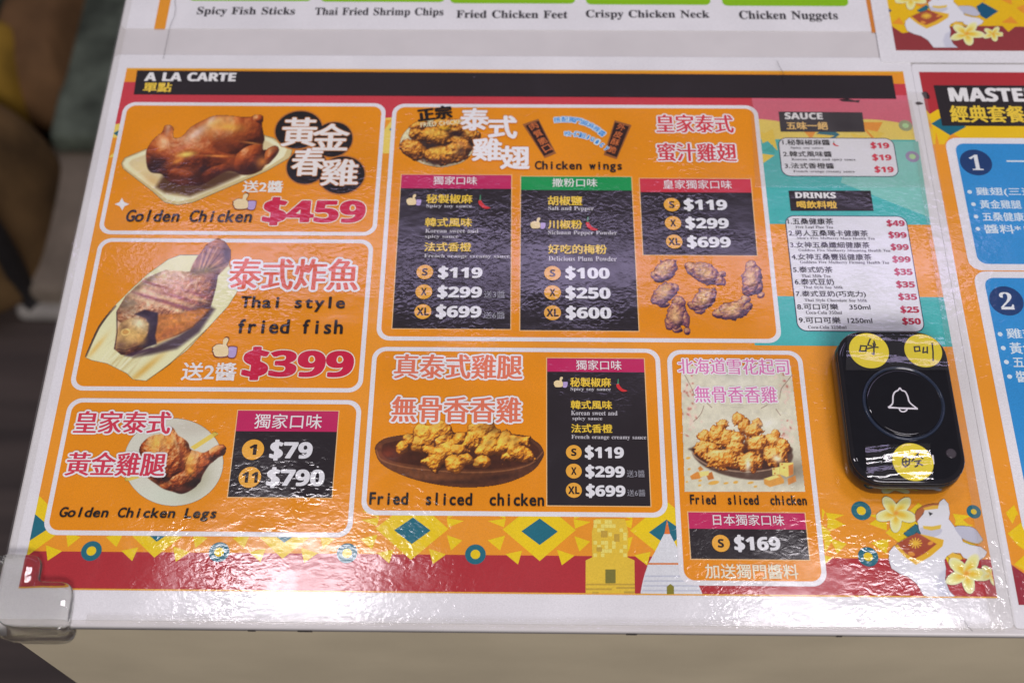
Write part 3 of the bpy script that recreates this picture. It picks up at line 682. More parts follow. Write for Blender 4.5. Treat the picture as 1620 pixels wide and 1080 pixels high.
for d in [(360,330,70,120,25,(244,180,80),.85),(500,300,90,90,0,(230,150,64),.7),(740,510,70,80,0,(236,170,80),.8),(740,620,60,70,0,(234,160,62),.8),(650,520,30,190,-8,(120,50,34),.75),(720,350,40,70,-30,(60,34,30),.9),(770,770,110,60,-25,(40,28,26),.95),(470,720,60,50,30,(40,28,28),.9),(1110,420,40,50,0,(60,34,26),.9),(1030,390,70,24,-28,(232,150,80),.8),(580,300,18,130,-14,(236,196,150),.6),(330,740,60,40,30,(130,70,44),.7),(430,790,60,30,0,(190,110,60),.6),(640,830,110,36,0,(100,52,40),.8),(880,520,110,40,-35,(186,96,48),.7)]: pl.dab(*d, mask=lmk)
pl.noise(.03, .25, lmk); pl.build('food_picture', 20, pCc)
RG = Ref(60, 620, 3.0)
title(pCc, '皇家泰式', RG, 178, 95, 636, 202, (204,54,80)); title(pCc, '黃金雞腿', RG, 138, 290, 610, 402, (204,54,80))
dark_box(pCc, RG, (952,90), (1428,95), (1395,505), (903,498), 190, MAG)
zh(pCc, '獨家口味', RG, 1030, 108, 1350, 178, (232,214,226), (.006,.006), name='box_heading')
badge(pCc, RG, 1023, 277, '1', .0048); badge(pCc, RG, 1008, 408, '11', .0048)
price(pCc, '$79', RG, 1102, 230, 1305, 330); price(pCc, '$790', RG, 1087, 360, 1362, 460)
caption(pCc, 'Golden Chicken Legs', RG, 105, 552, 850, 615, .12)

# ---- chicken wings
pD = panel('dish_panel', FULL, (621,164), (1198,170), (1237,546), (596,537)); pD['label'] = 'wide panel of chicken wings with three black flavour boxes'
RW = Ref(630, 165, 7.364); R5 = Ref(600, 150, 2.613)
pw = Pic(RW, 10, 130, 980, 760, .9)
pw.poly([(20,470),(60,360),(170,250),(320,190),(700,200),(900,300),(960,400),(880,560),(740,690),(520,745),(330,720),(170,650),(50,560)], (226,206,170), soft=1.2, smooth=True)
pw.poly([(60,560),(200,630),(420,730),(640,710),(800,600),(900,480),(960,400),(700,330),(300,300)], (52,32,30), soft=6, op=.95)
pw.lumps([(840,380,120,80,20,110),(740,470,150,70,35,110),(560,260,170,90,10,120),(680,290,110,110,40,120),(210,350,90,90,0,100),(180,540,170,110,30,140),(430,390,190,100,8,150),(700,560,130,130,50,120),(490,610,200,110,8,160),(250,270,120,60,-10,90)], FRIED, None, .45, .03, (-.3,-.7,.6), 0, 4, 1.0, .85)
for d in [(450,360,140,60,0,(240,180,70),.6),(480,570,140,50,0,(240,180,66),.6),(540,290,90,30,0,(240,180,40),.8),(690,360,130,40,10,(44,26,34),.95),(400,500,110,30,-5,(44,28,30),.9),(880,470,60,40,0,(30,22,30),.95),(730,560,60,70,30,(70,42,40),.8),(740,470,90,20,30,(206,130,70),.8)]: pw.dab(*d)
pw.noise(.05, .25); pw.build('food_picture', 20, pD)
text(pD, 'dish_tagline', '正宗', RW, 222, 45, 632, 205, (28,20,18), 36, 'sans', (.06,.05), rot=9)
text(pD, 'dish_tagline', 'FRIED CHICKEN', RW, 262, 210, 790, 262, (236,220,190), 34, 'sans', (.01,.01), rot=7)
for s, b in (('泰',(722,62,1060,325)),('式',(1045,148,1388,418)),('雞',(860,408,1212,680)),('翅',(1185,500,1535,775))):
    text(pD, 'dish_title', s, RW, *b, (230,220,232), 36, 'sans', (.03,.03), outline=(206,130,70), orad=.022)
RS = Ref(820, 170, 8.526)
for (q, s, a, b) in ((((58,245),(270,170),(510,635),(355,700)), '肉質脆口', (205,270), (385,570)), (((1300,190),(1525,255),(1325,715),(1150,655)), '外皮酥脆', (1385,285), (1265,585))):
    q = np.array(q, float); c = q.mean(0)
    flat('sign_rim', [RS(*p) for p in q], 22, (150,88,50), pD)
    flat('sign_board', [RS(*(c+(p-c)*np.array([.84,.90]))) for p in q], 24, (52,28,26), pD)
    A, B = np.array(a, float), np.array(b, float); ang = -math.degrees(math.atan2(B[0]-A[0], B[1]-A[1]))
    for k, ch in enumerate(s):
        p = A+(B-A)*k/3; c0 = RS(*p); h = .0021
        text(pD, 'sign_letter', ch, RS, 0,0,0,0, (206,108,62), 30, 'sans', (.012,.012), rot=-ang, box=(c0[0]-h, c0[1]-h, c0[0]+h, c0[1]+h))
def arc_text(s, p0, p1, p2, hgt):
    n = len(s)
    for k, ch in enumerate(s):
        t = (k+.5)/n; p = np.array(p0)*(1-t)**2+2*np.array(p1)*t*(1-t)+np.array(p2)*t*t
        d = 2*(1-t)*(np.array(p1)-p0)+2*t*(np.array(p2)-p1); ang = -math.degrees(math.atan2(d[1], d[0]))
        c0 = RS(*p); h = hgt*(.8 if ch.isascii() else 1); wd = h if not ch.isascii() else h*.6
        if ch == '一': hh = h*.12
        else: hh = h
        text(pD, 'slogan_letter', ch, RS, 0,0,0,0, (50,130,215), 34, 'bold' if ch.isascii() else 'sans', (.02,.02), outline=(206,222,240), orad=.10, rot=ang, box=(c0[0]-wd, c0[1]-hh, c0[0]+wd, c0[1]+hh))
arc_text('搭配獨門椒麻辣醬', (470,195), (900,130), (1160,400), .0017)
arc_text('咬一口超Juicy', (630,375), (940,355), (1220,600), .0016)
caption(pD, 'Chicken wings', R5, 643, 280, 1003, 326)
title(pD, '皇家泰式', R5, 1143, 88, 1463, 163, (204,54,70)); title(pD, '蜜汁雞翅', R5, 1148, 206, 1475, 281, (204,54,70))
R6 = Ref(600, 270, 3.857); R7 = Ref(980, 270, 3.857)
dark_box(pD, R6, (137,32), (806,32), (800,972), (80,965), 115, MAG)
zh(pD, '獨家口味', R6, 330, 42, 598, 94, (232,214,226), (.006,.006), name='box_heading')
thumb(pD, R6, 165, 150, 258, 222, outline=False); chili(pD, R6, 603, 155, 678, 240)
zh(pD, '秘製椒麻', R6, 288, 152, 570, 207); sub(pD, 'Spicy soy sauce', R6, 288, 213, 565, 238)
zh(pD, '韓式風味', R6, 280, 295, 567, 350); sub(pD, 'Korean sweet and', R6, 282, 363, 605, 387); sub(pD, 'spicy sauce', R6, 280, 398, 483, 423)
zh(pD, '法式香橙', R6, 275, 445, 563, 500); sub(pD, 'French orange creamy sauce', R6, 275, 517, 795, 544)
for v, s, pr, b in ((625,'S','$119',(360,588,630,670)), (745,'X','$299',(355,705,627,790)), (866,'XL','$699',(346,822,624,912))):
    badge(pD, R6, 279-(v-625)*.05, v, s, .0039); price(pD, pr, R6, *b)
zh(pD, '送3醬', R6, 638, 740, 768, 783, (150,144,160), (0,0), name='extra_note'); zh(pD, '送6醬', R6, 635, 866, 767, 909, (150,144,160), (0,0), name='extra_note')
dark_box(pD, R6, (865,38), (1537,48), (1582,987), (860,972), 125, GREEN)
zh(pD, '撒粉口味', R6, 1055, 55, 1330, 107, (226,222,226), (.006,.006), name='box_heading')
zh(pD, '胡椒鹽', R6, 1028, 162, 1238, 220); sub(pD, 'Salt and Pepper', R6, 1030, 225, 1308, 256)
thumb(pD, R6, 920, 292, 1015, 365, outline=False); chili(pD, R6, 1258, 288, 1333, 372)
zh(pD, '川椒粉', R6, 1030, 308, 1238, 363); sub(pD, 'Sichuan Pepper Powder', R6, 1030, 373, 1450, 404)
zh(pD, '好吃的梅粉', R6, 1030, 457, 1388, 515); sub(pD, 'Delicious Plum Powder', R6, 1033, 530, 1448, 559)
for v, s, pr, b in ((632,'S','$100',(1135,590,1405,675)), (750,'X','$250',(1135,710,1410,797)), (873,'XL','$600',(1137,830,1415,918))):
    badge(pD, R6, 1057, v, s, .0039); price(pD, pr, R6, *b)
dark_box(pD, R7, (122,52), (798,58), (838,523), (145,518), 138, (200,52,72))
zh(pD, '皇家獨家口味', R7, 265, 65, 683, 119, (232,214,226), (.006,.006), name='box_heading')
for v, s, pr, b in ((215,'S','$119',(390,176,655,256)), (327,'X','$299',(400,288,665,369)), (440,'XL','$699',(410,402,677,485))):
    badge(pD, R7, 318+(v-215)*.065, v, s, .0039); price(pD, pr, R7, *b)
GLZ = [(0,(50,28,52)),(.25,(98,56,84)),(.45,(146,88,88)),(.65,(190,128,96)),(.85,(222,170,124)),(1,(244,210,170))]
for k, L in enumerate((
    [(275,618,85,58,-38,70),(235,645,45,30,10,40),(310,580,40,28,-20,40)],
    [(520,630,105,58,24,75),(440,605,50,36,50,45),(600,670,60,30,30,45),(625,635,26,20,0,28),(560,675,60,28,0,40)],
    [(805,670,62,88,12,80),(800,595,34,40,0,45),(790,740,40,34,0,40),(862,765,22,20,0,26),(835,710,40,50,-10,50)],
    [(275,755,85,55,-38,70),(230,790,40,36,20,40),(335,720,30,26,0,34),(265,820,36,20,0,30)],
    [(515,790,85,58,-40,70),(460,835,50,28,20,40),(555,755,40,26,-20,36),(490,862,36,18,0,28)],
    [(345,895,60,80,14,75),(360,815,46,40,30,45),(310,930,36,50,10,45),(395,900,30,60,-10,45),(350,975,34,22,10,30),(412,985,24,22,0,28)],
    [(690,860,100,55,-8,75),(610,880,46,30,10,40),(745,815,60,26,-30,42),(768,782,26,18,0,28),(780,832,34,26,0,36)])):
    xs = [l[0] for l in L]; ys = [l[1] for l in L]
    pq = Pic(R7, min(xs)-110, min(ys)-95, max(xs)+110, max(ys)+95, .8)
    pq.lumps(L, GLZ, None, .35, .05, (-.3,-.6,.7), .12, 11+k, 1.0, .70); pq.dab(L[0][0], L[0][1]+6, L[0][2]*.55, L[0][3]*.55, L[0][4], (236,186,124), .7); pq.noise(.08, .3); pq.build('food_picture', 20, pD)

# ---- boneless chicken
pE = panel('dish_panel', FULL, (588,548), (1044,554), (1056,819), (573,815)); pE['label'] = 'panel of boneless fried chicken in a brown wooden bowl'
R8 = Ref(570, 540, 3.24)
pb = Pic(R8, 60, 380, 960, 765, .8)
pb.poly([(77,560),(95,520),(170,490),(400,470),(800,480),(900,515),(938,560),(935,600),(890,660),(800,710),(680,742),(520,750),(360,730),(220,690),(110,630)], (96,52,32), smooth=True, soft=1.)
bm_ = pb.A.copy()
for d in [(180,580,110,50,10,(140,78,48),.9),(330,690,200,30,8,(124,70,42),.8),(700,700,160,24,-8,(60,32,26),.8),(880,600,60,50,0,(60,34,28),.8),(500,725,250,16,0,(64,36,28),.8)]: pb.dab(*d, mask=bm_)
pb.poly([(110,560),(150,520),(400,490),(800,500),(890,530),(915,570),(870,620),(760,650),(560,660),(360,645),(200,625),(130,600)], (70,34,22), smooth=True, soft=1.4); pb.dab(150,575,60,40,0,(120,50,34),.9,mask=bm_)
pb.line(catmull([(84,560),(110,610),(220,645),(380,664),(560,674),(740,665),(870,632),(935,570)], 6, False), 7, (150,92,58), .75)
rr_ = random.Random(12); L = []
for k in range(46):
    a = rr_.random()**.7; x = 200+rr_.random()*650; top = 415 if 260 < x < 700 else 490
    y = top+15+rr_.random()*(640-top-20); 
    if y > 640-(abs(x-520)/330)**2*70: continue
    L.append((x, y, rr_.uniform(34,72), rr_.uniform(28,52), rr_.uniform(-40,40), rr_.uniform(40,70)))
L.sort(key=lambda l: l[1])
pb.lumps(L, [(0,(58,28,14)),(.22,(118,60,22)),(.42,(176,104,32)),(.6,(216,128,32)),(.8,(240,160,48)),(1,(250,190,80))], None, .55, .035, (-.35,-.65,.66), 0, 6)
for k in range(14): pb.dab(rr_.uniform(240,800), rr_.uniform(440,630), rr_.uniform(14,34), rr_.uniform(10,20), rr_.uniform(-40,40), (70,34,14), .4)
pb.dab(700,440,80,40,0,(110,66,30),.8); pb.noise(.05, .2); pb.build('food_picture', 20, pE)
title(pE, '真泰式雞腿', R8, 175, 72, 832, 197, (220,112,88)); title(pE, '無骨香香雞', R8, 160, 288, 826, 420, (220,112,88))
text(pE, 'dish_caption', 'Fried  sliced  chicken', R8, 48, 780, 943, 845, TXB, 34, 'sans', (.028,.022), mono=.52)
dark_box(pE, R8, (957,87), (1453,95), (1487,845), (958,843), 160, MAG)
zh(pE, '獨家口味', R8, 1105, 101, 1338, 151, (232,214,226), (.006,.006), name='box_heading')
thumb(pE, R8, 990, 185, 1063, 243, outline=False); chili(pE, R8, 1310, 197, 1367, 262)
zh(pE, '秘製椒麻', R8, 1075, 190, 1285, 238); sub(pE, 'Spicy soy sauce', R8, 1077, 240, 1283, 262)
zh(pE, '韓式風味', R8, 1078, 307, 1290, 352); sub(pE, 'Korean sweet and', R8, 1080, 360, 1317, 383); sub(pE, 'spicy sauce', R8, 1087, 390, 1240, 412)
zh(pE, '法式香橙', R8, 1080, 428, 1292, 473); sub(pE, 'French orange creamy sauce', R8, 1082, 484, 1465, 510)
for v, s, pr, b in ((572,'S','$119',(1150,537,1350,610)), (668,'X','$299',(1153,635,1355,708)), (766,'XL','$699',(1155,733,1358,806))):
    badge(pE, R8, 1094, v, s, .0034); price(pE, pr, R8, *b)
zh(pE, '送3醬', R8, 1365, 663, 1457, 700, (150,144,160), (0,0), name='extra_note'); zh(pE, '送6醬', R8, 1367, 762, 1460, 797, (150,144,160), (0,0), name='extra_note')

# ---- snow cheese chicken
pF = panel('dish_panel', FULL, (1051,554), (1268,556), (1309,930), (1078,924)); pF['label'] = 'narrow panel of cheese chicken bites with blossom photograph'
R9 = Ref(1040, 550, 2.634); RN = Ref(1080, 640, 7.2)
class RQ:        # picture window of this panel is measured in the closer window
    pass
ph = Pic(RN, -20, -480, 1400, 1010, .9)
X, Yy = ph.X, ph.Y
left = -30+(Yy+430)*.034; right = 1230+(Yy+430)*.115
ins = (X > left) & (X < right) & (Yy > -440) & (Yy < 1000)
g = fbm(X*.004, Yy*.004, 4)
basec = np.stack([206+20*g, 194+20*g, 176+24*g], -1); ph.lay(ins*1., basec); im = ins*1.
ph.dab(660,-260,420,200,0,(224,214,206),.8,mask=im); ph.dab(520,-360,240,90,0,(188,180,172),.7,mask=im); ph.dab(1250,760,260,160,0,(120,104,90),.8,mask=im); ph.dab(100,900,400,120,0,(206,196,178),.6,mask=im)
ph.dab(700,250,500,200,0,(226,216,204),.6,mask=im)
rq = random.Random(3)
for k in range(110):
    if k % 2: x, y = rq.gauss(60,70)+20, rq.gauss(180,140) if k % 4 == 1 else rq.gauss(-180,90)
    else: x, y = rq.gauss(1190,60), rq.gauss(-230,130) if k % 4 == 0 else rq.gauss(330,60)
    ph.dab(x, y, rq.uniform(12,26), rq.uniform(10,20), rq.uniform(0,90), (236,190,184) if rq.random() < .7 else (176,76,70), .75, mask=im)
for pts in ([(20,-330),(90,-200),(140,-90),(200,-40)], [(1250,-340),(1180,-250),(1120,-170),(1100,-60)], [(240,20),(200,120),(120,200)], [(260,-20),(330,40)], [(960,10),(890,50)], [(1060,60),(1110,130)]): ph.line(catmull(pts, 5, False), 9, (120,84,74), .6)
for pts in ([(480,10),(770,10)], [(480,22),(760,22)], [(545,40),(690,40)]): ph.line(pts, 3, (110,104,104), .55)
ph.poly([(105,540),(130,480),(300,430),(1150,470),(1245,560),(1240,640),(1150,760),(950,850),(760,860),(480,810),(260,720),(140,620)], (92,66,58), soft=2, smooth=True)
ph.poly([(120,545),(150,500),(1130,500),(1200,580),(1100,700),(900,760),(650,760),(400,720),(200,640)], (70,40,32), soft=3, smooth=True)
ph.line(catmull([(108,545),(150,610),(300,700),(500,752),(750,772),(960,750),(1020,730)], 6, False), 16, (176,140,122), .8)
NUG = [(0,(84,40,20)),(.22,(140,70,28)),(.42,(188,108,40)),(.6,(216,126,42)),(.8,(236,158,66)),(1,(246,196,116))]
ph.lumps([(450,225,60,60,0,60),(640,180,80,70,20,80),(690,250,70,90,0,80),(850,220,60,60,0,60),(250,370,80,70,0,80),(1060,340,50,45,0,50),(390,350,110,110,0,110),(490,390,90,110,0,110),(800,300,100,80,0,100),(1030,410,100,70,20,90),(230,520,100,100,0,100),(1130,470,90,80,10,90),(610,400,90,90,0,100),(600,500,110,90,20,110),(840,460,120,110,0,120),(330,500,90,70,0,80),(1040,590,140,110,20,130),(440,620,190,110,6,140),(560,640,90,90,0,90),(760,660,140,120,0,140)], NUG, im, .4, .03, (-.4,-.6,.68), 0, 9)
for d in [(740,690,34,90,4,(250,236,214),.98),(1070,620,70,46,30,(246,230,206),.95),(420,540,120,20,-5,(250,226,170),.8),(600,390,50,26,0,(252,226,160),.8),(850,390,60,24,0,(250,222,160),.7),(1040,400,60,24,10,(250,222,160),.7),(720,470,30,80,0,(96,46,26),.9),(900,560,26,60,0,(96,50,30),.9),(690,330,30,60,0,(120,60,34),.8),(1000,230,160,70,0,(232,222,212),.75),(540,210,40,60,0,(232,222,212),.8)]: ph.dab(*d, mask=im)
for q, c in (([(920,860),(1100,800),(1150,860),(1150,900),(990,945),(925,910)], (222,152,70)), ([(920,850),(1060,805),(1100,830),(985,870)], (250,214,130)), ([(1100,670),(1255,665),(1255,800),(1180,830),(1100,800)], (246,206,116)), ([(1200,700),(1255,680),(1255,800),(1205,820)], (206,120,60)), ([(1015,730),(1100,715),(1100,800),(1020,810)], (248,214,130)), ([(1190,850),(1280,810),(1290,880),(1200,920)], (206,128,64)), ([(80,820),(160,770),(260,790),(190,850),(100,860)], (216,134,60)), ([(170,730),(200,705),(235,745),(190,765)], (214,130,60)), ([(260,800),(330,770),(355,850),(290,865)], (196,112,54)), ([(180,770),(300,760),(290,810),(200,830)], (244,206,130))): ph.poly(q, c, soft=.8)
for x, y in ((1128,685),(1150,725),(1035,740),(1045,790)): ph.ell(x, y, 11, 9, 0, (190,120,60))
for x, y, a, b in ((60,615,26,14),(70,740,18,12),(350,895,62,22),(490,900,28,12),(600,890,28,16),(770,895,34,14),(825,938,20,12),(190,925,18,12),(45,885,14,10),(195,870,20,12)): ph.ell(x, y, a, b, -10, (226,168,80))
ph.noise(.02, .08); ph.build('food_picture', 20, pF)
title(pF, '北海道雪花起司', R9, 84, 50, 546, 116, (214,118,178), wt=(.016,.002)); title(pF, '無骨香香雞', R9, 154, 165, 496, 233, (214,118,178), wt=(.016,.002))
text(pF, 'dish_caption', 'Fried  sliced  chicken', R9, 135, 617, 620, 658, TXB, 34, 'sans', (.028,.022), mono=.52)
dark_box(pF, R9, (127,685), (612,693), (632,885), (140,880), 757, MAG)
zh(pF, '日本獨家口味', R9, 230, 697, 526, 743, (232,214,226), (.006,.006), name='box_heading')
badge(pF, R9, 263, 817, 'S', .0037); price(pF, '$169', R9, 318, 782, 510, 854)
zh(pF, '加送獨門醬料', R9, 197, 903, 585, 965, (236,214,196), (.014,.014), name='extra_note')

# ---- sauce and drinks lists
R10 = Ref(1200, 160, 5.686); R11 = Ref(1220, 330, 5.144)
sb = fbar('list_bar', R10, (178,103), (930,110), (955,287), (197,283), 12, BLK, menu)
text(sb, 'heading', 'SAUCE', R10, 232, 113, 573, 173, (226,216,226), 14, 'bold', (.03,.02)); text(sb, 'heading', '五味一絕', R10, 247, 195, 620, 266, (236,180,110), 14, wt=(.035,.025))
db = fbar('list_bar', R10, (267,813), (1005,813), (1033,995), (288,995), 12, BLK, menu)
text(db, 'heading', 'DRINKS', R10, 328, 828, 692, 882, (226,216,226), 14, 'bold', (.03,.02)); text(db, 'heading', '喝飲料啦', R10, 340, 905, 702, 973, (236,180,80), 14, wt=(.035,.025))
def lbox(R, tl, tr, br, bl, r=.0045):
    a, b, c, d = [np.array(R(*p)) for p in (tl, tr, br, bl)]
    x0, x1, y0, y1 = (a[0]+d[0])/2, (b[0]+c[0])/2, (c[1]+d[1])/2, (a[1]+b[1])/2
    o = flat('price_list', rrect(x0, y0, x1, y1, r), 12, (30,40,70), menu)
    e = .00042; flat('list_field', rrect(x0+e, y0+e, x1-e, y1-e, r-e), 14, (220,212,228), o)
    return o
LS = lbox(R10, (172,332), (1215,345), (1260,690), (205,685))
def li(o, s, R, b, sb_=None, sbb=None):
    text(o, 'item_name', s, R, *b, TXB, 20, 'sans', (.016,.016), space=.6)
    if sb_: text(o, 'item_translation', sb_, R, *sbb, (60,52,60), 20, 'serif', (0,0))
li(LS, '1.秘製椒麻醬', R10, (212,355,640,406), 'Spicy soy sauce', (285,420,580,444)); chili(LS, R10, 662, 368, 722, 415, 20)
li(LS, '2.韓式風味醬', R10, (218,460,656,511), 'Korean sweet and spicy sauce', (295,523,870,550))
li(LS, '3.法式香橙醬', R10, (232,566,676,617), 'French orange creamy sauce', (310,632,862,657))
for b in ((1003,377,1172,442), (1018,483,1193,550), (1038,592,1213,657)): text(LS, 'price', '$19', R10, *b, (206,40,66), 20, 'bold', (.03,.02))
LD = lbox(R11, (108,65), (1105,65), (1240,1000), (212,1013))
for s, b, t, tb in (('1.五桑健康茶',(132,86,502,138),'Five Leaf Pine Tea',(195,147,500,169)), ('2.男人五桑瑪卡健康茶',(140,182,784,233),'Men\u2019s Five Mulberry Maca Health Tea',(207,240,840,264)),
    ('3.女神五桑纖細健康茶',(152,278,798,329),'Goddess Five Mulberry Slimming Health Tea',(220,337,966,363)), ('4.女神五桑豐挺健康茶',(163,374,813,426),'Goddess Five Mulberry Firming Health Tea',(232,433,957,462)),
    ('5.泰式奶茶',(175,478,496,529),'Thai Milk Tea',(245,543,480,568)), ('6.泰式豆奶',(188,576,508,628),'Thai Style Soy Milk',(258,637,582,664)),
    ('7.泰式豆奶(巧克力)',(198,676,766,731),'Thai Style Chocolate Soy Milk',(270,741,778,771)), ('8.可口可樂  350ml',(208,780,803,831),'Coca-Cola 350ml',(280,838,573,866)),
    ('9.可口可樂 1250ml',(222,888,818,940),'Coca-Cola 1250ml',(297,957,610,984))): li(LD, s, R11, b, t, tb)
for k, (s, b) in enumerate((('$49',(935,97,1084,157)),('$99',(950,192,1099,253)),('$99',(968,290,1116,351)),('$99',(982,390,1131,451)),('$35',(998,490,1147,554)),('$35',(1013,593,1166,656)),('$35',(1030,693,1183,756)),('$25',(1047,797,1200,861)),('$50',(1062,891,1214,956)))):
    text(LD, 'price', s, R11, *b, (178,34,62), 20, 'bold', (.03,.02))

# ---- white elephant and blossoms in the corner
def petal_flower(p, cx, cy, r, a0, squash=.85, sc_=1.):
    for k in range(5):
        a = math.radians(a0+72*k); ux, uy = math.cos(a), math.sin(a)*squash
        px, py = cx+ux*r*.55, cy+uy*r*.55; ang = math.degrees(math.atan2(uy, ux))
        p.ell(px, py, r*.56, r*.31, ang, (236,228,200)); p.ell(px-ux*r*.02, py, r*.50, r*.26, ang, (240,220,150), .9, 3)
        p.dab(cx+ux*r*.28, cy+uy*r*.28, r*.40, r*.2, ang, (240,176,40), .95); 
    p.dab(cx, cy, r*.16, r*.14, 0, (222,130,30), .8)
def elephant(p):
    p.poly([(640,215),(700,172),(800,160),(805,195),(700,215),(665,285),(640,280)], (176,96,56), smooth=True); p.poly([(690,190),(760,172),(800,172),(790,196),(700,208)], (226,170,60))
    p.poly([(800,150),(830,125),(862,160),(873,225),(865,265),(905,318),(945,372),(962,420),(1010,440),(1085,455),(1127,490),(1112,522),(1060,556),(1000,545),(962,528),(945,500),(892,495),(850,520),(835,548),(846,600),(840,680),(868,755),(912,800),(700,800),(650,712),(590,662),(530,640),(472,602),(455,545),(456,490),(490,448),(600,470),(700,480),(690,400),(662,340),(650,280),(690,232),(700,205),(790,195)], (222,214,230))
    p.poly([(905,322),(985,314),(1042,330),(1082,380),(1096,412),(1062,434),(1000,420),(960,402)], (188,182,206), smooth=True); p.line(catmull([(965,404),(1010,424),(1064,434),(1092,414)], 5, False), 9, (206,170,110), .8)
    p.poly([(668,335),(690,322),(810,332),(805,368),(740,392),(690,380)], (196,190,212), smooth=True); p.poly([(688,312),(750,316),(812,305),(808,332),(745,344),(692,332)], (222,180,70))
    p.poly([(495,450),(560,400),(645,362),(760,388),(830,408),(822,450),(740,520),(640,578),(560,520)], (226,170,46)); p.poly([(510,432),(648,358),(782,436),(700,500),(632,536),(570,500)], (164,72,50))
    for k in range(6):
        a = k*math.pi/6; dx, dy = 42*math.cos(a), 34*math.sin(a); p.line([(637-dx,430-dy),(637+dx,430+dy)], 8, (236,176,60))
    p.ell(740,430,20,12,-20,(222,140,60)); p.ell(610,503,24,14,20,(222,140,60))
    p.poly([(553,366),(640,298),(660,335),(630,370),(580,386)], TEAL); p.poly([(726,216),(756,228),(735,244)], (30,26,30))
    p.poly([(846,600),(840,680),(868,755),(912,800),(800,800),(780,720),(800,640)], (196,190,214), soft=3, op=.8)
    p.poly([(850,522),(890,494),(945,510),(962,540),(900,552)], (230,176,60)); 
pe = Pic(RE, 370, 90, 1190, 800, .9)
petal_flower(pe, 505, 225, 132, 92); elephant(pe); petal_flower(pe, 985, 635, 140, 80); petal_flower(pe, 1160, 640, 80, 150)
x_lim = float(RE(1190,600)[0])
P_ = RE(pe.X, pe.Y); pe.A *= (P_[...,0] < .3996) & (P_[...,1] > .0004)
pe.build('elephant_print', 16, menu)

# ================================================================== the other laminated sheets
# snack menu at the top edge
sy = Y(800,48.5)
snack = empty('menu_sheet', (.2, sy+.05, 0), 'white snack menu with green tiles above serif dish names', 'menu')
sheet('paper', TX0+.0012, sy, Xf(1391,48), sy+.13, snack)
RT = Ref(180, 0, 2.613); RT2 = Ref(780, 0, 2.4545)
flat('orange_stripe', [FULL(244,47.5), FULL(261.5,47.5), FULL(283,-60), FULL(265,-60)], 3, (222,140,40), snack)
flat('orange_stripe', [FULL(1379,53), FULL(1385.5,53), FULL(1368,-50), FULL(1360,-50)], 3, (206,122,50), snack)
for k, (a, b, yb) in enumerate(((298.6,494,3),(507,704,4.5),(712,910,7),(927,1124,9),(1142.6,1342,11))):
    x0, x1, y0 = Xf(a, yb-3), Xf(b, yb-3), Y((a+b)/2, yb)
    flat('green_tile', rrect(x0, y0, x1, y0+.06, .003), 3, (132,178,10), snack)
for s, R, b in (('Spicy Fish Sticks',RT,(345,33,750,73)), ('Thai Fried Shrimp Chips',RT,(832,36,1363,76)), ('Fried Chicken Feet',FULL,(722,18,898,30.5)), ('Crispy Chicken Neck',RT2,(360,43,840,81)), ('Chicken Nuggets',RT2,(955,46,1338,88))):
    text(snack, 'dish_caption', s, R, *b, (40,34,44), 5, 'serif', (.012,.008))

# elephant sheet
elm = empty('menu_sheet', (.46, Y(1500,101)+.05, 0), 'menu sheet with a white elephant above the blue set menu', 'menu')
ex0, ey0 = Xf(1393,100), Y(1500,101)
solid('paper', rrect(ex0, ey0, ex0+.16, ey0+.16, .002), .0001+.0005, zl(0)+.0005, PAPER, elm)
LB = 26                                                    # this sheet overlaps its neighbours: its print lies higher
ax0, ay0 = Xf(1416.7,82), Y(1500,82.5)
R7b = Ref(1360, 0, 6)
flat('yellow_ground', rect(ax0, ay0, ax0+.13, ay0+.13), LB+1, (232,176,10), elm)
flat('red_ground', [(ax0, ay0), (ax0+.13, ay0), (ax0+.13, R7b(1560,265)[1]), R7b(1470,268), R7b(1405,318), R7b(1350,262), R7b(1150,262), R7b(860,265), R7b(400,330), (ax0, R7b(300,262)[1])], LB+2, (142,50,56), elm)
multi('printed_wedge', [[R7b(*p) for p in t] for t in (((1100,-20),(1250,-120),(1180,30)), ((1300,0),(1420,-60),(1440,60)), ((1340,230),(1430,170),(1500,240)), ((370,180),(300,240),(420,250)), ((520,60),(640,20),(620,100)), ((1480,90),(1560,60),(1560,150)))], LB+3, (232,142,40), elm)
flat('pattern_diamond', [R7b(*p) for p in ((1100,78),(1160,38),(1310,122),(1195,198),(1140,165))], LB+3, (10,80,118), elm)
flat('pattern_diamond', [(ax0, R7b(0,95)[1]), R7b(300,115), (ax0, R7b(0,135)[1])], LB+3, (40,60,110), elm)
pe2 = Pic(RE, 370, 90, 1290, 800, 1.2)
petal_flower(pe2, 505, 225, 132, 92); elephant(pe2); petal_flower(pe2, 985, 635, 140, 80); petal_flower(pe2, 1210, 640, 90, 150)
a1, b1 = PA(1447.5,859.5), PA(1528,908); a2, b2 = R7b(628,168), R7b(1012,338)
sx_ = (b2[0]-a2[0])/(b1[0]-a1[0]); sy_ = (b2[1]-a2[1])/(b1[1]-a1[1])
aff = lambda XY: np.stack([a2[0]+(XY[...,0]-a1[0])*sx_, a2[1]+(XY[...,1]-a1[1])*sy_], -1)
P2_ = aff(RE(pe2.X, pe2.Y)); pe2.A *= (P2_[...,1] > ay0+.0001)
pe2.build('elephant_print', LB+8, elm, aff)

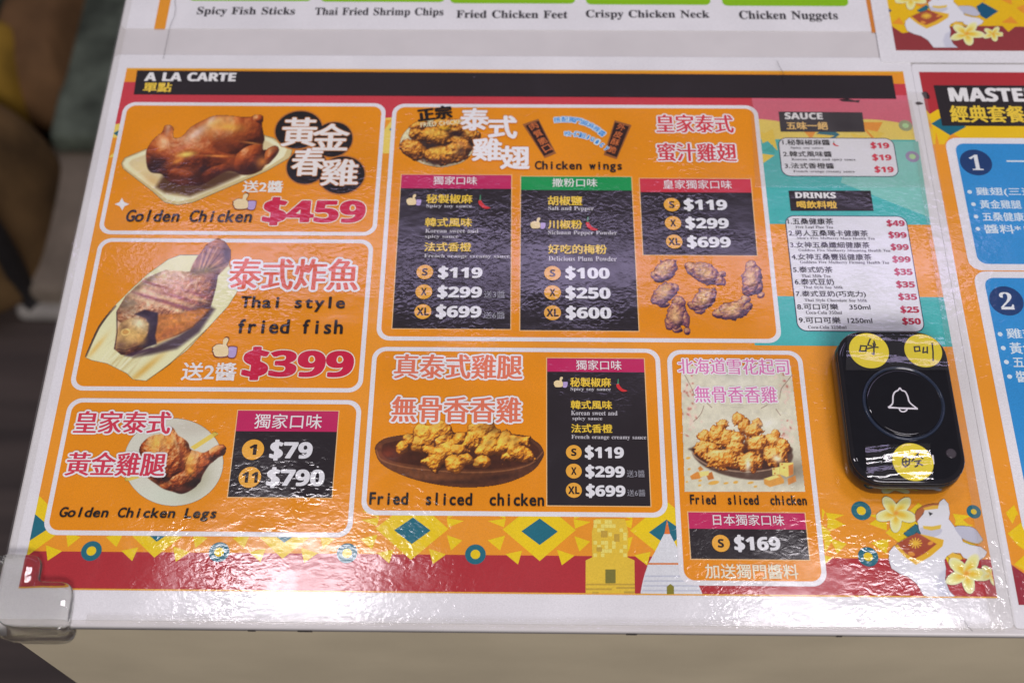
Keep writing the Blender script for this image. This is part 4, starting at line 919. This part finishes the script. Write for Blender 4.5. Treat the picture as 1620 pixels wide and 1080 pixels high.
# set menu on the right
mx0, my1 = Xf(1428,108), Y(1520,103.5)
setm = empty('menu_sheet', (.48, .12, 0), 'set menu sheet with blue numbered boxes beside the orange menu', 'menu')
mxl = (Xf(1428,108)+Xf(1585,800))/2
solid('paper', rrect(mxl, -.0124, mxl+.20, my1, .002), .0001+.0003, zl(0)+.0003, PAPER, setm)
LM = 17
gx = (Xf(1449,116)+Xf(1616,959))/2
flat('orange_ground', rect(gx, Y(1600,957), gx+.18, Y(1500,116)), LM, DORG, setm)
RM2 = Ref(1420, 100, 2)
flat('yellow_band', [(gx, RM2(80,260)[1]), (gx+.18, RM2(80,260)[1]), (gx+.18, RM2(80,130)[1]), (gx, RM2(80,130)[1])], LM+1, (234,180,16), setm)
multi('printed_wedge', [[(max(q[0],gx), q[1]) for q in (RM2(*p) for p in t)] for t in (((80,300),(120,220),(140,300)), ((120,300),(170,225),(240,260)), ((85,200),(100,180),(110,215)))], LM+2, DORG, setm)
flat('red_band', [(gx, RM2(70,150)[1]), RM2(100,165), RM2(125,150), (gx+.18, RM2(200,150)[1]), (gx+.18, Y(1500,116)), (gx, Y(1500,116))], LM+2, (172,42,52), setm)
flat('pattern_diamond', [RM2(*p) for p in ((105,195),(150,168),(215,205),(165,232))], LM+3, (20,96,120), setm)
RX = Ref(1300, 760, 4.32)
flat('red_ground', [(gx, Y(1600,957)), (gx+.18, Y(1600,957)), (gx+.18, RX(1380,640)[1]), RX(1382,640), (gx, RX(1310,575)[1])], LM+1, (150,44,60), setm)
multi('sunburst_ray', [[(max(q[0],gx), q[1]) for q in (RX(*p) for p in t)] for t in (((1250,225),(1310,170),(1340,240)), ((1265,365),(1382,270),(1382,480),(1330,440)), ((1310,575),(1382,510),(1382,620)), ((1255,230),(1335,215),(1300,300)))], LM+2, (238,186,20), setm)
mb = flat('header_bar', [RM2(112,74), RM2(140,202), (gx+.18, RM2(300,202)[1]), (gx+.18, RM2(300,74)[1])], LM+6, BLK, setm)
cw = (RM2(396,100)[0]-RM2(150,100)[0])
x0 = RM2(160,104)[0]; y0, y1 = RM2(250,126)[1], RM2(250,82)[1]
text(mb, 'heading', 'MASTER', FULL, 0,0,0,0, (226,216,226), LM+8, 'bold', (.035,.02), box=(x0, y0, x0+cw*1.17, y1))
x0 = RM2(164,165)[0]; text(mb, 'heading', '經典套餐', FULL, 0,0,0,0, (232,188,60), LM+8, wt=(.035,.02), box=(x0, RM2(250,192)[1], x0+.0375, RM2(250,138)[1]))
def setbox(tl, bl_y, num, cxy, rows, lines):
    a = RM2(*tl); x0 = a[0]; y1 = a[1]; y0 = RM2(tl[0]+40, bl_y)[1]
    o = flat('set_frame', rrect(x0-.0045, y0-.0035, x0+.17, y1+.0035, .006), LM+6, WHT, setm)
    flat('set_field', rrect(x0, y0, x0+.165, y1, .0045), LM+8, (46,134,206), o)
    c = RM2(*cxy); flat('number_disc', circ(c, .0078), LM+10, (26,56,110), o)
    h = .0046; text(o, 'number', num, FULL, 0,0,0,0, (220,216,230), LM+12, 'serif', (0,0), box=(c[0]-h*.65, c[1]-h, c[0]+h*.65, c[1]+h))
    for (x, y, hh), s in zip(rows, lines):
        p = RM2(x, y); bp = RM2(x-20, y); e = hh/2/3600/.88*1.0/2*2
        flat('bullet', circ(bp, .0011, 16), LM+10, (206,214,236), o)
        text(o, 'set_item', s, FULL, 0,0,0,0, (206,214,236), LM+10, 'sans', (.015,.015), box=(p[0], p[1]-e, p[0]+2*e*len(s)*.98, p[1]+e))
    return o
setbox((178,258), 638, '1', (246,318), [(246,411,17),(258,450,16),(266,489,16),(272,528,16)], ['雞翅(三選一)', '黃金雞腿', '五桑健康茶', '醬料*1'])
s1 = RM2(342,314); text(setm, 'set_title', '一', FULL, 0,0,0,0, (206,214,236), LM+12, wt=(.01,.02), box=(s1[0], s1[1]-.0005, s1[0]+.014, s1[1]+.0005))
setbox((270,682), 1480, '2', (342,755), [(342,860,19),(352,904,19),(362,948,18),(372,994,18)], ['雞翅(三選一)', '黃金雞腿', '五桑健康茶', '醬料*1'])
multi('worn_spot', [[RM2(*p) for p in catmull(q, 3)] for q in (((75,98),(88,94),(98,104),(100,116),(86,116),(80,108)), ((55,130),(66,126),(80,132),(64,136)))], LM+6, (46,26,30), setm)

# ================================================================== clear tape
def tape_mat(name, haze=.10, tint=(.9,.88,.86), bumps=.6, rough=.08):
    m, nt, b = base_mat(name); N = nt.nodes; L = nt.links; N.remove(b); out = N['Material Output']
    tr = N.new('ShaderNodeBsdfTransparent'); tr.inputs[0].default_value = (.97,.965,.95,1)
    df = N.new('ShaderNodeBsdfDiffuse'); df.inputs[0].default_value = tint+(1,)
    gl = N.new('ShaderNodeBsdfGlossy'); gl.inputs['Roughness'].default_value = rough
    g = N.new('ShaderNodeNewGeometry'); n = N.new('ShaderNodeTexNoise'); n.inputs['Scale'].default_value = 45; n.inputs['Detail'].default_value = 3; L.new(g.outputs['Position'], n.inputs[0])
    n2 = N.new('ShaderNodeTexNoise'); n2.inputs['Scale'].default_value = 160; n2.inputs['Detail'].default_value = 3; L.new(g.outputs['Position'], n2.inputs[0])
    bp = N.new('ShaderNodeBump'); bp.inputs['Strength'].default_value = bumps; bp.inputs['Distance'].default_value = .0004; L.new(n2.outputs[0], bp.inputs['Height']); L.new(bp.outputs[0], gl.inputs['Normal'])
    r = N.new('ShaderNodeMapRange'); r.inputs['From Min'].default_value = .3; r.inputs['From Max'].default_value = .7; r.inputs['To Min'].default_value = haze*.4; r.inputs['To Max'].default_value = haze*1.6; L.new(n.outputs[0], r.inputs[0])
    m1 = N.new('ShaderNodeMixShader'); L.new(r.outputs[0], m1.inputs[0]); L.new(tr.outputs[0], m1.inputs[1]); L.new(df.outputs[0], m1.inputs[2])
    lw = N.new('ShaderNodeLayerWeight'); L.new(bp.outputs[0], lw.inputs['Normal'])
    pw_ = N.new('ShaderNodeMath'); pw_.operation = 'POWER'; pw_.inputs[1].default_value = 4; L.new(lw.outputs['Facing'], pw_.inputs[0])
    fr = N.new('ShaderNodeMath'); fr.operation = 'MULTIPLY_ADD'; fr.inputs[1].default_value = .5; fr.inputs[2].default_value = .045; L.new(pw_.outputs[0], fr.inputs[0])
    m2 = N.new('ShaderNodeMixShader'); L.new(fr.outputs[0], m2.inputs[0]); L.new(m1.outputs[0], m2.inputs[1]); L.new(gl.outputs[0], m2.inputs[2])
    L.new(m2.outputs[0], out.inputs[0]); return m
M_TAPE = tape_mat('clear_tape', .05); M_FROST = tape_mat('hazy_tape', .03, (.92,.86,.86), .25, .10)
def film(name, outline, z, mat, parent=None, bulge=None):
    V = [(p[0], p[1], z) for p in outline]; n = len(V)
    me = mesh_np(name, V, [list(range(n))]); return link(name, me, mat, parent)
def strip(name, pts_l, pts_r, mat, parent=None, thick=.00006):
    """thin film from two edge polylines (x,y,z)"""
    bm = bmesh.new(); A = [bm.verts.new(p) for p in pts_l]; B = [bm.verts.new(p) for p in pts_r]
    for i in range(len(A)-1): bm.faces.new((A[i], B[i], B[i+1], A[i+1]))
    for f in bm.faces: f.smooth = True
    me = bpy.data.meshes.new(name); bm.to_mesh(me); bm.free(); return link(name, me, mat, parent)
zt = zl(44)+.0004
def flat_strip(name, q, mat, label, z=zt, n=24, wob=.0001):
    a, b, c, d = [np.array(p, float) for p in q]      # bl, br, tr, tl
    rn = random.Random(len(label)); Lp = []; Rp = []
    for k in range(n+1):
        t = k/n; p = a+(d-a)*t; r = b+(c-b)*t; o = rn.uniform(-1,1)*wob
        Lp.append((p[0]+rn.uniform(-1,1)*wob, p[1], z)); Rp.append((r[0]+rn.uniform(-1,1)*wob, r[1], z+o))
    return tag(strip(name, Lp, Rp, mat), label, 'tape', 'clear tape strips')
flat_strip('tape_strip', [FULL(1194,300), FULL(1470,300), FULL(1441,162), FULL(1186,162)], M_FROST, 'thin clear tape over the faded pink corner behind the sauce list')
flat_strip('tape_strip', [FULL(1566,997), FULL(1606,997), FULL(1463,150), FULL(1431,150)], M_TAPE, 'clear tape along the seam between orange and blue menus', z=zt+.0003)
flat_strip('tape_strip', [(TX0+.0004,.012), (TX0+.0046,.012), (TX0+.0046,.34), (TX0+.0004,.34)], M_TAPE, 'clear tape along the left edge of the counter top', wob=.00015)
flat_strip('tape_strip', [(.03,-.0142), (.40,-.0142), (.40,-.0106), (.03,-.0106)], M_TAPE, 'clear tape along the front edge of the counter top', z=zt+.00002)
# hairs caught under the film
M_HAIR = pmat('dark_hair', (.03, .022, .02), .4)
for pts, lab in (([(1228,101),(1232,112),(1240,122),(1238,134)], 'dark hair lying across the black header bar'), ([(1523,984),(1528,994),(1536,1000)], 'short dark hair on the front edge near the seam'), ([(277,0),(282,22),(270,48),(268,62),(260,98)], 'long thin hair beside the orange stripe of the snack menu')):
    tag(tube('hair', [(*FULL(*p), zt+.0006) for p in pts], .00009, M_HAIR, None, 1), lab, 'hair', 'stray hairs')

# ================================================================== call button
HB = .0150
RK = Ref(1290, 500, 3.484)
tl, tr_, br_, bl_ = RK(140,150,HB), RK(735,150,HB), RK(815,860,HB), RK(205,860,HB)
bx0 = (RK(133,250,HB)[0]+RK(170,700,HB)[0])/2; bx1 = (RK(755,300,HB)[0]+RK(815,780,HB)[0])/2
by1 = RK(430,82,HB)[1]; by0 = RK(500,925,HB)[1]
bcx, bcy, bw, bh = (bx0+bx1)/2, (by0+by1)/2, bx1-bx0, by1-by0
def gloss(name, col, rough=.08, coat=1., bump=0.):
    m, nt, b = base_mat(name); N = nt.nodes; L = nt.links
    g = N.new('ShaderNodeNewGeometry'); n = N.new('ShaderNodeTexNoise'); n.inputs['Scale'].default_value = 180; n.inputs['Detail'].default_value = 4; L.new(g.outputs['Position'], n.inputs[0])
    r = N.new('ShaderNodeValToRGB'); r.color_ramp.elements[0].color = tuple(c*.8 for c in col)+(1,); r.color_ramp.elements[1].color = tuple(c*1.2 for c in col)+(1,); L.new(n.outputs[0], r.inputs[0]); L.new(r.outputs[0], b.inputs['Base Color'])
    r2 = N.new('ShaderNodeMapRange'); r2.inputs['To Min'].default_value = rough*.6; r2.inputs['To Max'].default_value = rough*1.8; L.new(n.outputs[0], r2.inputs[0]); L.new(r2.outputs[0], b.inputs['Roughness'])
    if bump:
        n2 = N.new('ShaderNodeTexNoise'); n2.inputs['Scale'].default_value = 70; n2.inputs['Detail'].default_value = 3; n2.inputs['Distortion'].default_value = 1.5; L.new(g.outputs['Position'], n2.inputs[0])
        bp = N.new('ShaderNodeBump'); bp.inputs['Strength'].default_value = bump; bp.inputs['Distance'].default_value = .0006; L.new(n2.outputs[0], bp.inputs['Height']); L.new(bp.outputs[0], b.inputs['Normal'])
    return m
M_BODY = gloss('black_plastic', (.010, .008, .009), .12, bump=.18); M_FACE = gloss('black_glass', (.006, .006, .009), .05, bump=.10)
M_RIM = gloss('polished_rim', (.012, .011, .014), .05)
btn = empty('call_button', (bcx, bcy, zl(45)), 'black wireless call button with a bell symbol and three yellow stickers', 'call button')
zb = zl(45)
def ringpts(ins, z, r=.0125, n=8): return [(p[0], p[1], z) for p in rrect(bcx-bw/2+ins, bcy-bh/2+ins, bcx+bw/2-ins, bcy+bh/2-ins, r-ins*.6, n)]
def loft(name, rings, mat, parent, captop=True):
    bm = bmesh.new(); R = [[bm.verts.new(p) for p in r] for r in rings]; n = len(R[0])
    for a, b in zip(R[:-1], R[1:]):
        for i in range(n): bm.faces.new((a[i], a[(i+1)%n], b[(i+1)%n], b[i]))
    bm.faces.new(R[0][::-1])
    if captop: bm.faces.new(R[-1])
    bmesh.ops.recalc_face_normals(bm, faces=bm.faces)
    me = bpy.data.meshes.new(name); bm.to_mesh(me); bm.free()
    for p in me.polygons: p.use_smooth = len(p.vertices) == 4
    return link(name, me, mat, parent)
loft('body', [ringpts(.0016, zb), ringpts(.0006, zb+.0008), ringpts(.0, zb+.003), ringpts(-.0002, zb+.008), ringpts(.0002, zb+.0118), ringpts(.0012, zb+.0126)], M_BODY, btn)
loft('face_rim', [ringpts(.0011, zb+.0124), ringpts(.0003, zb+.0128), ringpts(.00015, zb+.0131), ringpts(.00035, zb+.01352), ringpts(.00075, zb+.01395), ringpts(.0012, zb+.01418), ringpts(.0018, zb+.0143)], M_RIM, btn)
face = loft('face_plate', [ringpts(.0017, zb+.0140), ringpts(.0019, zb+.01440), ringpts(.0024, zb+.0145)], M_FACE, btn)
zf = zb+.0145
cb = RK(485, 478, zf); rb_ = (RK(712,478,zf)[0]-RK(258,478,zf)[0])/2
def lathe(name, c, prof, mat, parent, n=64):
    bm = bmesh.new(); R = []
    for r, z in prof: R.append([bm.verts.new((c[0]+r*math.cos(2*math.pi*k/n), c[1]+r*math.sin(2*math.pi*k/n), z)) for k in range(n)])
    for a, b in zip(R[:-1], R[1:]):
        for i in range(n): bm.faces.new((a[i], a[(i+1)%n], b[(i+1)%n], b[i]))
    bm.faces.new(R[-1]); bmesh.ops.recalc_face_normals(bm, faces=bm.faces)
    me = bpy.data.meshes.new(name); bm.to_mesh(me); bm.free()
    for p in me.polygons: p.use_smooth = len(p.vertices) == 4
    return link(name, me, mat, parent)
M_RING = gloss('blue_black_ring', (.020, .030, .055), .14)
lathe('button_ring', cb, [(rb_, zf-.0002), (rb_*.99, zf+.0006), (rb_*.965, zf+.0009), (rb_*.94, zf+.0007), (rb_*.925, zf+.0002)], M_RING, btn)
pb_ = lathe('push_button', cb, [(rb_*.915, zf-.0002), (rb_*.91, zf+.0006), (rb_*.88, zf+.0010), (rb_*.84, zf+.0010)], M_FACE, btn)
zs = zf+.00104
def inkm(name, col, rough=.4):
    m, nt, b = base_mat(name); nt.links.new(grain(nt, col, .08), b.inputs['Base Color']); b.inputs['Roughness'].default_value = rough; return m
M_WMARK = inkm('white_marking', (.75,.73,.76)); M_STICK = inkm('yellow_sticker', (.85,.70,.006), .35); M_PEN = inkm('black_marker_pen', (.012,.010,.010)); M_DOT = inkm('grey_lens', (.045,.036,.045), .2)
def polys3(name, polys, z, mat, parent):
    V = []; F = []
    for k, q in enumerate(polys):
        q = np.asarray(q, float); a = .5*np.sum(q[:,0]*np.roll(q[:,1],-1)-np.roll(q[:,0],-1)*q[:,1])
        if a < 0: q = q[::-1]
        F.append(list(range(len(V), len(V)+len(q)))); V += [(p[0], p[1], z+k*3e-7) for p in q]
    return link(name, mesh_np(name, V, F), mat, parent)
bell = catmull([(405,500),(425,480),(428,440),(438,418),(455,408),(466,396),(476,408),(495,416),(508,440),(520,475),(560,508)], 5, False)
bp_ = [RK(x, y, zs) for x, y in bell] + [RK(405,504,zs)]
clap = [RK(x, y, zs) for x, y in catmull([(462,510),(470,522),(485,526),(500,520),(506,510)], 5, False)]
polys3('bell_symbol', stroke_poly(bp_, .00062) + stroke_poly([RK(402,500,zs), RK(480,508,zs), RK(562,510,zs)], .00062) + stroke_poly(clap, .0006), zs, M_WMARK, pb_)
# stickers with handwriting
def sticker(u, v, r, strokes, label, z=zf+.00012):
    c = RK(u, v, z); o = loft('sticker', [[(p[0],p[1],z) for p in circ(c, r, 40)], [(p[0],p[1],z+.00012) for p in circ(c, r, 40)]], M_STICK, btn); o['label'] = label
    q = []
    for s in strokes: q += stroke_poly([RK(x, y, z) for x, y in s], .00068)
    polys3('handwriting', q, z+.00016, M_PEN, o)
    return o
rk = (RK(405,190,zf)[0]-RK(187,190,zf)[0])/2
sticker(295,190,rk, [[(250,165),(243,195)],[(248,163),(282,166),(276,195)],[(243,193),(280,193)],[(290,155),(302,126)],[(288,160),(310,165)],[(322,138),(330,160),(316,172)],[(286,180),(318,172),(345,172)],[(318,150),(322,175),(322,212),(312,206)]], 'round yellow sticker with a handwritten character on the upper corner')
sticker(594,190,(RK(697,190,zf)[0]-RK(491,190,zf)[0])/2, [[(545,170),(548,195)],[(543,170),(572,168),(575,193)],[(548,195),(577,192)],[(596,172),(592,202),(616,196)],[(616,170),(616,205)],[(643,150),(648,200),(648,245)]], 'round yellow sticker with a handwritten character on the right corner')
sticker(537,803,rk*.98, [[(480,790),(500,775),(520,785),(516,815),(495,830),(480,815),(480,790)],[(498,790),(498,815)],[(482,803),(516,800)],[(530,800),(555,770),(575,745)],[(560,765),(592,785)],[(545,800),(580,795)],[(575,795),(560,825),(548,830)],[(560,808),(590,822)]], 'round yellow sticker under tape at the lower edge')
polys3('printed_mark', stroke_poly([RK(390,765,zf),RK(390,800,zf)], .0005)+stroke_poly([RK(390,765,zf),RK(418,765,zf)], .0005)+stroke_poly([RK(390,800,zf),RK(418,800,zf)], .0005)+[[RK(640,765,zf),RK(650,765,zf),RK(656,815,zf),RK(646,815,zf)]], zf+.0001, M_WMARK, face)
lathe('indicator_lens', RK(748,755,zf), [(.0022, zf+.00004), (.0021, zf+.0002), (.0018, zf+.0003)], M_DOT, btn, 32)
# wrinkled clear tape across the lower part of the button
M_WRAP = tape_mat('wrinkled_tape', .012, (.8,.8,.8), .22, .06)
z2 = zf+.0006
def grid_film(name, q, nx, ny, amp, mat, parent, seed=0, zbase=z2):
    rn = np.random.RandomState(seed); a, b, c, d = [np.array(p, float) for p in q]; V = []; F = []
    for j in range(ny+1):
        for i in range(nx+1):
            s, t = i/nx, j/ny; p = (a*(1-s)+b*s)*(1-t)+(d*(1-s)+c*s)*t
            V.append((p[0], p[1], zbase+amp*(math.sin(t*10+1.2*math.sin(s*3+seed))*.5+.5)+amp*.4*fbm(np.array(s*4.+seed), np.array(t*9.), 3)))
    for j in range(ny):
        for i in range(nx): k = j*(nx+1)+i; F.append((k, k+1, k+nx+2, k+nx+1))
    me = mesh_np(name, V, F)
    for p in me.polygons: p.use_smooth = True
    return link(name, me, mat, parent)
grid_film('tape_piece', [RK(285,888,z2), RK(650,900,z2), RK(630,702,z2), RK(272,712,z2)], 30, 40, .00035, M_WRAP, btn, 2)

grid_film('tape_piece', [RK(165,300,z2), RK(745,300,z2), RK(700,105,z2), RK(175,105,z2)], 40, 30, .00022, M_WRAP, btn, 5, zf+.0011)
# ================================================================== clear corner guard
def guard():
    # section: distance outward from the counter edge (negative = over the top), height
    prof = [(-.0172,.0016),(-.0178,.0034),(-.0165,.0052),(-.0120,.0058),(-.0040,.0060),(.0022,.0052),(.0046,.0030),(.0054,-.0010),(.0054,-.0080),(.0046,-.0108),(.0028,-.0116),(.0014,-.0106),(.0012,-.0060),(.0012,.0004),(.0004,.0013),(-.0080,.0014)]
    cx, cy = TX0, TY0; La, Lb = .0290, .0325
    st = []
    for t in (La, La-.0015, La-.005, La*.7, .020): st.append((( -1, 0), (cx, cy+t), (1,0)))
    st.append(((-1,-1), (cx, cy), None))
    for t in (.020, Lb*.7, Lb-.005, Lb-.0015, Lb): st.append(((0,-1), (cx+t, cy), None))
    bm = bmesh.new(); R = []
    for k, (nrm, p, _) in enumerate(st):
        sc_ = .55 if k in (0, len(st)-1) else (.9 if k in (1, len(st)-2) else 1)
        zc = .002; r = []
        for d, z in prof:
            dd = d if sc_ == 1 else -.006+(d+.006)*sc_; zz = z if sc_ == 1 else zc+(z-zc)*(.8 if sc_ < .8 else .95)
            r.append(bm.verts.new((p[0]+nrm[0]*dd, p[1]+nrm[1]*dd, zz)))
        R.append(r)
    n = len(prof)
    for a, b in zip(R[:-1], R[1:]):
        for i in range(n): bm.faces.new((a[i], a[(i+1)%n], b[(i+1)%n], b[i]))
    bm.faces.new(R[0]); bm.faces.new(R[-1][::-1]); bmesh.ops.recalc_face_normals(bm, faces=bm.faces)
    me = bpy.data.meshes.new('corner_guard'); bm.to_mesh(me); bm.free()
    for p in me.polygons: p.use_smooth = True
    m, nt, b = base_mat('clear_silicone'); b.inputs['Base Color'].default_value = (.99,.99,.97,1); b.inputs['Transmission Weight'].default_value = 1; b.inputs['IOR'].default_value = 1.42; b.inputs['Roughness'].default_value = .04
    g = nt.nodes.new('ShaderNodeNewGeometry'); nn = nt.nodes.new('ShaderNodeTexNoise'); nn.inputs['Scale'].default_value = 260; nt.links.new(g.outputs['Position'], nn.inputs[0])
    bb = nt.nodes.new('ShaderNodeBump'); bb.inputs['Strength'].default_value = .15; bb.inputs['Distance'].default_value = .0005; nt.links.new(nn.outputs[0], bb.inputs['Height']); nt.links.new(bb.outputs[0], b.inputs['Normal'])
    out = nt.nodes['Material Output']; tr = nt.nodes.new('ShaderNodeBsdfTransparent'); tr.inputs[0].default_value = (.95,.95,.92,1); mx = nt.nodes.new('ShaderNodeMixShader'); mx.inputs[0].default_value = .92
    nt.links.new(tr.outputs[0], mx.inputs[1]); nt.links.new(b.outputs[0], mx.inputs[2]); nt.links.new(mx.outputs[0], out.inputs[0])
    o = link('corner_guard', me, m); md = o.modifiers.new('smooth', 'SUBSURF'); md.levels = 2; md.render_levels = 2
    return tag(o, 'clear soft plastic guard wrapped round the counter corner', 'corner guard')
guard()

bpy.data.objects.remove(_to); bpy.data.curves.remove(_tc)
